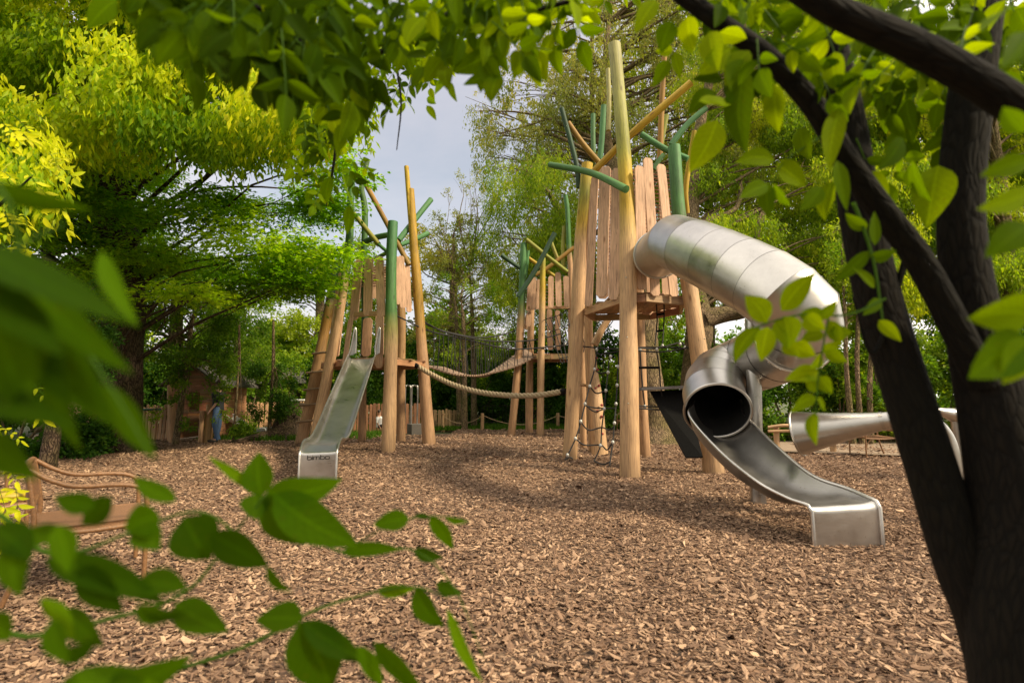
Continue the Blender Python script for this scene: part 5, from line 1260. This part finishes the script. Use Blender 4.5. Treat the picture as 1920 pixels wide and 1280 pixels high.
# canopy behind the crossing branches
for _ in range(125):
    px = random.uniform(1290, 1960); lim = 30 + max(0, 140 - abs(px - 1640) * .35); py = random.uniform(-80, lim)
    Y_ = random.uniform(.85, 1.5); o_ = at(px, py, Y_)
    compound(L1, st, o_, V((random.uniform(-1, 1), random.uniform(-.3, .3), -.75)), random.uniform(.050, .070), random.choice((1, 2, 2)), -(o_ - V((0, 0, CAMH))).normalized() + rv(.45), random.uniform(.15, .75))
for _ in range(26):
    px = random.uniform(1600, 1800); py = random.uniform(120, 300); Y_ = random.uniform(1.0, 1.3); o_ = at(px, py, Y_)
    compound(L1, st, o_, V((random.uniform(-.6, .6), random.uniform(-.3, .3), -1)), random.uniform(.055, .075), 1, -(o_ - V((0, 0, CAMH))).normalized() + rv(.4), random.uniform(.1, .5))
for _ in range(105):  # added leaves out of frame on the sun side, to shade the stems
    o_ = V((random.uniform(1.5, 3.3), random.uniform(-.95, .5), random.uniform(1.6, 3.5)))
    compound(L1, st, o_, V((random.uniform(-1, 1), random.uniform(-1, 1), -.5)), random.uniform(.08, .12), 2, V((0, 0, 1)) + rv(.4), random.uniform(.2, .8))
L1.build('foliage', M['near_leaf'], ft); st.build('leaf_stalks', M['leaf_mid'], ft)['kind'] = 'stuff'

# ---- overhanging branch along the top
fo = thing('overhanging_tree', (-1.6, 1.2, 0), 'leafy tree whose low branches hang across the top of the view with oval leaves', 'tree')
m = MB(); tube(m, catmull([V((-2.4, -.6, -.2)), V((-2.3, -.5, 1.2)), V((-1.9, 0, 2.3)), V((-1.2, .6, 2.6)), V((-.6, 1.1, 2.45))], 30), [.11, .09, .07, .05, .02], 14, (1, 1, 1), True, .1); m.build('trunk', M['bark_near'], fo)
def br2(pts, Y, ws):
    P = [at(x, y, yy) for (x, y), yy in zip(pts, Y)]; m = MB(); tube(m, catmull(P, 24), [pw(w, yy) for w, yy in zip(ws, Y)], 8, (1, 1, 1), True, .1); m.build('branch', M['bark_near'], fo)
br2([(985, -120), (900, -20), (800, 58), (735, 90), (672, 112), (600, 150)], [1.2, 1.25, 1.3, 1.35, 1.4, 1.45], [20, 16, 13, 12, 9, 4])
br2([(660, -80), (640, 60), (636, 190), (628, 290), (612, 385)], [1.6, 1.6, 1.65, 1.7, 1.75], [9, 8, 7, 6, 3])
br2([(760, -60), (740, 80), (752, 190), (744, 280)], [1.7, 1.8, 1.85, 1.9], [7, 6, 4, 2])
br2([(300, -60), (420, -20), (520, 40), (600, 110)], [.85, .85, .9, .95], [14, 12, 9, 4])
br2([(1180, -80), (1100, -10), (1010, 20), (960, 60)], [1.0, 1.0, 1.0, 1.0], [12, 10, 7, 3])
L2 = LeafMB(); st2 = MB()
def canopy(n, xr, limf, Yr, size, r, pairs=(1, 2), dz=-.9, y0=-90, tl=.45, ww=.5):
    k = 0
    while k < n:
        px = random.uniform(*xr); y1 = limf(px); py = random.uniform(y0, y1)
        if y1 < y0: continue
        k += 1; Y_ = random.uniform(*Yr); o_ = at(px, py, Y_)
        compound(L2, st2, o_, V((random.uniform(-1, 1), random.uniform(-.4, .4), dz)), random.uniform(*size), random.choice(pairs), -(o_ - V((0, 0, CAMH))).normalized() + rv(tl), random.uniform(*r), ww)
def lin(pts):
    def f(x):
        if x <= pts[0][0] or x >= pts[-1][0]: return -200
        for (a, b), (c, d) in zip(pts, pts[1:]):
            if a <= x <= c: return b + (d - b) * (x - a) / (c - a)
    return f
canopy(7, (340, 560), lin([(320, -20), (400, 70), (480, 90), (540, 90), (560, 60)]), (.6, .78), (.05, .06), (.0, .15), (1,))
canopy(64, (290, 640), lin([(290, -60), (340, -10), (400, 30), (470, 50), (520, 70), (600, 140), (640, 110)]), (.8, 1.05), (.055, .072), (.0, .25), (1, 2))
canopy(75, (540, 860), lin([(540, 40), (600, 130), (680, 110), (760, 60), (860, 60)]), (.95, 1.35), (.05, .065), (.0, .4), (1, 2))
canopy(26, (560, 680), lin([(560, 100), (600, 190), (640, 220), (680, 160)]), (1.1, 1.4), (.06, .075), (.3, .6), (1,), -1, 60)
canopy(84, (610, 850), lin([(610, 250), (670, 250), (720, 190), (780, 130), (850, 30)]), (1.9, 2.6), (.055, .07), (.3, .9), (2, 3), -.7, 40, .6, .42)
canopy(28, (560, 680), lin([(560, 260), (600, 370), (640, 360), (680, 290)]), (1.8, 2.3), (.05, .062), (.1, .6), (2,), -.7, 180, .6)
canopy(46, (830, 1070), lin([(830, 50), (880, 60), (960, 45), (1050, 0), (1070, -40)]), (.85, 1.2), (.05, .066), (.25, .8), (1, 2))
canopy(9, (1040, 1190), lin([(1040, 0), (1120, -10), (1160, 0), (1190, -30)]), (1.5, 2.0), (.05, .06), (.5, .9), (2,), -.7)
# single leaves that draw the outline
for b, t, w, Y_, r in (((905, 160), (935, 0), 1, 1, .5), ((925, 100), (850, 138), 44, .95, .35), ((905, 110), (944, 160), 46, .95, .4), ((935, 140), (920, 192), 42, .95, .6), ((925, 142), (868, 160), 22, 1.0, .5), ((985, 90), (976, 148), 26, 1.0, .8), ((1002, 95), (1026, 155), 34, 1.0, .75),
                       ((835, 150), (815, 178), 15, 1.6, .6), ((845, 155), (856, 190), 14, 1.6, .6), ((842, 140), (818, 158), 14, 1.6, .6), ((800, 185), (818, 195), 14, 1.8, .5), ((800, 198), (818, 226), 14, 1.8, .7), ((620, 330), (612, 382), 24, 1.6, .3), ((662, 190), (640, 268), 54, 1.1, .6), ((845, 62), (845, 92), 34, 1.0, .05), ((640, 300), (664, 400), 20, 1.7, .5), ((655, 385), (650, 440), 22, 1.7, .5), ((400, 100), (425, 160), 40, .85, .05), ((450, 110), (462, 172), 30, .85, .4), ((510, 110), (540, 180), 44, .85, .05), ((480, 90), (510, 150), 44, .85, .05)):
    if w > 2: leafpx(L2, b, t, w, Y_, r)
L2.build('foliage', M['near_leaf'], fo); st2.build('leaf_stalks', M['leaf_mid'], fo)['kind'] = 'stuff'

# ---- low shrub at the left and bottom
fs_ = thing('foreground_shrub', (-1.25, .75, 0), 'close blurred leafy shrub reaching in from the lower left with drooping pointed leaves', 'bush')
L3 = LeafMB(); st3 = MB()
for pts, Y, ws in (([(-160, 1250), (80, 1190), (330, 1120), (430, 1010), (500, 925)], .62, [12, 9, 7, 6, 4]), ([(-160, 1000), (100, 1040), (240, 1000), (380, 960), (500, 1055)], .6, [10, 8, 6, 5, 3]),
                   ([(-200, 1400), (200, 1290), (440, 1220), (600, 1140), (760, 1100), (840, 1120)], .72, [12, 9, 7, 6, 4, 3]), ([(500, 925), (560, 975), (640, 1035), (770, 1030), (850, 1100), (905, 1230)], .70, [5, 4, 4, 3, 3, 2]),
                   ([(640, 1035), (720, 990), (790, 968), (870, 972)], .72, [4, 3, 3, 2]), ([(-180, 700), (-40, 560), (30, 470), (120, 420)], .3, [16, 12, 9, 6]), ([(-200, 520), (60, 520), (150, 640), (240, 780), (280, 850)], .32, [12, 9, 7, 5, 3])):
    P = [at(x, y, Y) for x, y in pts]; 
    if pts[0][0] < 0: P = [V((-1.25, .75, -.1)), V((-1.2, .72, .5 * P[0].z))] + P; ws = [ws[0] * 1.5, ws[0] * 1.2] + ws
    m = MB(); tube(m, catmull(P, 40), [pw(w, Y) for w in ws], 8, (.10, .16, .03), False); m.build('stem', M['leaf_mid'], fs_)
for b, t, w, Y_, r in (((500, 922), (642, 898), 58, .62, .45), ((512, 925), (675, 1024), 74, .62, .35), ((500, 925), (572, 1022), 54, .63, .3), ((490, 930), (486, 846), 56, .63, .35), ((488, 925), (388, 852), 20, .64, .6), ((480, 925), (480, 975), 50, .63, .25),
                       ((345, 968), (395, 1050), 84, .5, .05), ((395, 1000), (505, 1062), 64, .5, .1), ((500, 1060), (546, 1112), 22, .55, .3), ((640, 1036), (756, 1030), 26, .7, .4), ((775, 1030), (832, 1044), 24, .7, .1), ((768, 972), (698, 984), 36, .72, .35), ((806, 966), (850, 1032), 30, .72, .5), ((835, 968), (882, 976), 12, .72, .5), ((806, 970), (775, 965), 12, .72, .1),
                       ((706, 1108), (782, 1100), 22, .72, .6), ((778, 1102), (832, 1176), 40, .72, .35), ((818, 1092), (868, 1112), 24, .72, .2), ((838, 1140), (912, 1280), 24, .7, .6), ((568, 1160), (478, 1158), 58, .6, .25), ((560, 1166), (622, 1300), 96, .6, .2), ((566, 1164), (690, 1240), 44, .6, .15), ((700, 1200), (800, 1310), 40, .6, .3), ((670, 1210), (720, 1290), 30, .6, .5),
                       ((328, 1130), (428, 1182), 54, .55, .25), ((84, 1048), (310, 1130), 56, .42, .12), ((150, 1060), (230, 1150), 60, .42, .08), ((300, 965), (232, 992), 62, .45, .3), ((255, 985), (300, 1030), 50, .45, .3), ((30, 1010), (40, 1118), 46, .4, .4), ((180, 950), (100, 930), 40, .42, .2), ((120, 1000), (20, 1010), 40, .42, .5), ((210, 930), (150, 985), 46, .42, .15), ((330, 940), (250, 890), 34, .5, .4), ((-20, 1150), (20, 1200), 50, .4, .3), ((200, 1290), (360, 1230), 50, .5, .35), ((100, 1300), (250, 1250), 60, .45, .4), ((-20, 985), (60, 1050), 60, .4, .1)):
    leafpx(L3, b, t, w, Y_, r, .3, None, .10)
for b, t, w, Y_, r in (((-60, 450), (255, 600), 105, .27, .12), ((10, 470), (250, 700), 66, .30, .3), ((40, 590), (215, 800), 84, .30, .15), ((-40, 560), (55, 790), 90, .27, .28), ((-60, 520), (120, 660), 84, .26, .08),
                       ((-30, 350), (170, 398), 52, .36, .05), ((190, 470), (262, 610), 36, .34, .5), ((190, 720), (292, 862), 50, .33, .3), ((-50, 690), (150, 800), 66, .28, .08), ((110, 640), (150, 850), 52, .30, .25), ((-60, 800), (70, 900), 66, .28, .35)):
    leafpx(L3, b, t, w, Y_, r, .25, None, .06)
for _ in range(11):
    px, py = random.uniform(-40, 330), random.uniform(930, 1290); a = random.uniform(-.6, 1.4); q = random.uniform(50, 105)
    leafpx(L3, (px, py), (px + q * math.cos(a), py + q * math.sin(a)), q * random.uniform(.35, .55), random.uniform(.34, .5), random.uniform(0, .6), .5)
L3.build('foliage', M['near_leaf_dark'], fs_)
# bright leafy sprays at the left edge
tb = thing('yellow_leafed_shrub', (-3.3, 2.7, 0), 'sunlit yellow-green leaf sprays coming in at the left edge', 'bush')
L4 = LeafMB(); st4 = MB()
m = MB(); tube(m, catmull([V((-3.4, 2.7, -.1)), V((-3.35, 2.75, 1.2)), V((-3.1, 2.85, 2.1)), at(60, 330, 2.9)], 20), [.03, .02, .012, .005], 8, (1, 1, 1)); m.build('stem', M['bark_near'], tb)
for px, py in [(random.uniform(-60, 95), random.uniform(215, 470)) for _ in range(34)] + [(random.uniform(-60, 60), random.uniform(690, 800)) for _ in range(10)] + [(random.uniform(-60, 30), random.uniform(850, 1000)) for _ in range(6)]:
    o_ = at(px, py, random.uniform(2.5, 3.1)); compound(L4, st4, o_, V((random.uniform(.2, 1), random.uniform(-.4, .4), -.35)), random.uniform(.05, .075), 3, -(o_ - V((0, 0, CAMH))).normalized() + rv(.5) + V((0, 0, .6)), random.uniform(.6, 1.1), .34)
L4.build('foliage', M['leaf_yellow'], tb); st4.build('leaf_stalks', M['leaf_mid'], tb)['kind'] = 'stuff'

# ================================================================== LIGHT, SKY, CAMERA
SUN = V((.62, -.30, .60)).normalized()
el = math.asin(SUN.z); az = math.atan2(SUN.x, SUN.y)
w = bpy.data.worlds.new("World"); C.world = w; w.use_nodes = True
nt = w.node_tree; nt.nodes.clear(); N = NT(nt)
out = nt.nodes.new('ShaderNodeOutputWorld'); bg = nt.nodes.new('ShaderNodeBackground')
sky = nt.nodes.new('ShaderNodeTexSky'); sky.sky_type = 'NISHITA'; sky.sun_disc = False; sky.sun_elevation = el; sky.sun_rotation = az; sky.dust_density = 3; sky.air_density = 1.2
tc = N.n('ShaderNodeTexCoord').outputs['Generated']; sp = N.n('ShaderNodeSeparateXYZ'); N.l(tc, sp.inputs[0])
n1 = N.noise(N.mapped(tc, (1.2, 1.2, 3.0)), 1.7, 7, .58, .3)
HOLE = V((-.17, .92, .42)).normalized()          # the open blue patch between the clouds
dt = N.n('ShaderNodeVectorMath', operation='DOT_PRODUCT'); N.l(tc, dt.inputs[0]); dt.inputs[1].default_value = HOLE
a1 = N.n('ShaderNodeMath', operation='MULTIPLY_ADD'); N.l(n1, a1.inputs[0]); a1.inputs[1].default_value = -.26; N.l(dt.outputs['Value'], a1.inputs[2])
fac = N.ramp(a1.outputs[0], [(.55, g3(1)), (.80, g3(.62)), (.885, g3(.36))])
zf = N.ramp(sp.outputs[2], [(.10, g3(1)), (.34, g3(0))])
mx = N.n('ShaderNodeMath', operation='MAXIMUM'); N.l(fac, mx.inputs[0]); 
zm = N.n('ShaderNodeMath', operation='MULTIPLY'); N.l(zf, zm.inputs[0]); zm.inputs[1].default_value = .9; N.l(zm.outputs[0], mx.inputs[1])
rmp = N.n('ShaderNodeMath', operation='MULTIPLY_ADD'); N.l(dt.outputs['Value'], rmp.inputs[0]); rmp.inputs[1].default_value = .5; rmp.inputs[2].default_value = .5
cl = N.ramp(rmp.outputs[0], [(0.0, (.34, .32, .30)), (.30, (.50, .46, .40)), (.62, (.98, .91, .80)), (.80, (.98, .91, .82)), (.97, (.52, .47, .48))])  # cloud brightness by direction, shaped for fill light and dimmed behind the camera
SKYK = 14.5
cs = N.n('ShaderNodeVectorMath', operation='SCALE'); N.l(cl, cs.inputs[0]); cs.inputs['Scale'].default_value = SKYK
sk_ = N.mix(1, sky.outputs[0], (1.25, 1.32, 1.2), 'MULTIPLY')
c = N.mix(mx.outputs[0], sk_, cs.outputs[0])
N.l(c, bg.inputs[0]); bg.inputs[1].default_value = .10; N.l(bg.outputs[0], out.inputs[0])
sl_ = bpy.data.lights.new('sun', 'SUN'); sl_.energy = 4.5; sl_.angle = math.radians(7); sl_.color = (1, .84, .58)
so = bpy.data.objects.new('sun', sl_); C.collection.objects.link(so); so.rotation_euler = SUN.to_track_quat('Z', 'Y').to_euler()
cam = bpy.data.cameras.new('camera'); cam.lens = 18; cam.sensor_width = 36; cam.clip_start = .03; cam.clip_end = 2000
cam.dof.use_dof = True; cam.dof.focus_distance = 8.5; cam.dof.aperture_fstop = 2.4; cam.dof.aperture_blades = 7
co = bpy.data.objects.new('camera', cam); C.collection.objects.link(co); co.location = (0, 0, CAMH); co.rotation_euler = (math.radians(90) + TH, 0, 0)
C.camera = co
C.view_settings.view_transform = 'Standard'; C.view_settings.look = 'None'; C.view_settings.exposure = 0.47; C.view_settings.gamma = 1
try: C.cycles.use_denoising = True
except Exception: pass
C.cycles.max_bounces = 8; C.cycles.diffuse_bounces = 5; C.cycles.transmission_bounces = 6; C.cycles.transparent_max_bounces = 8
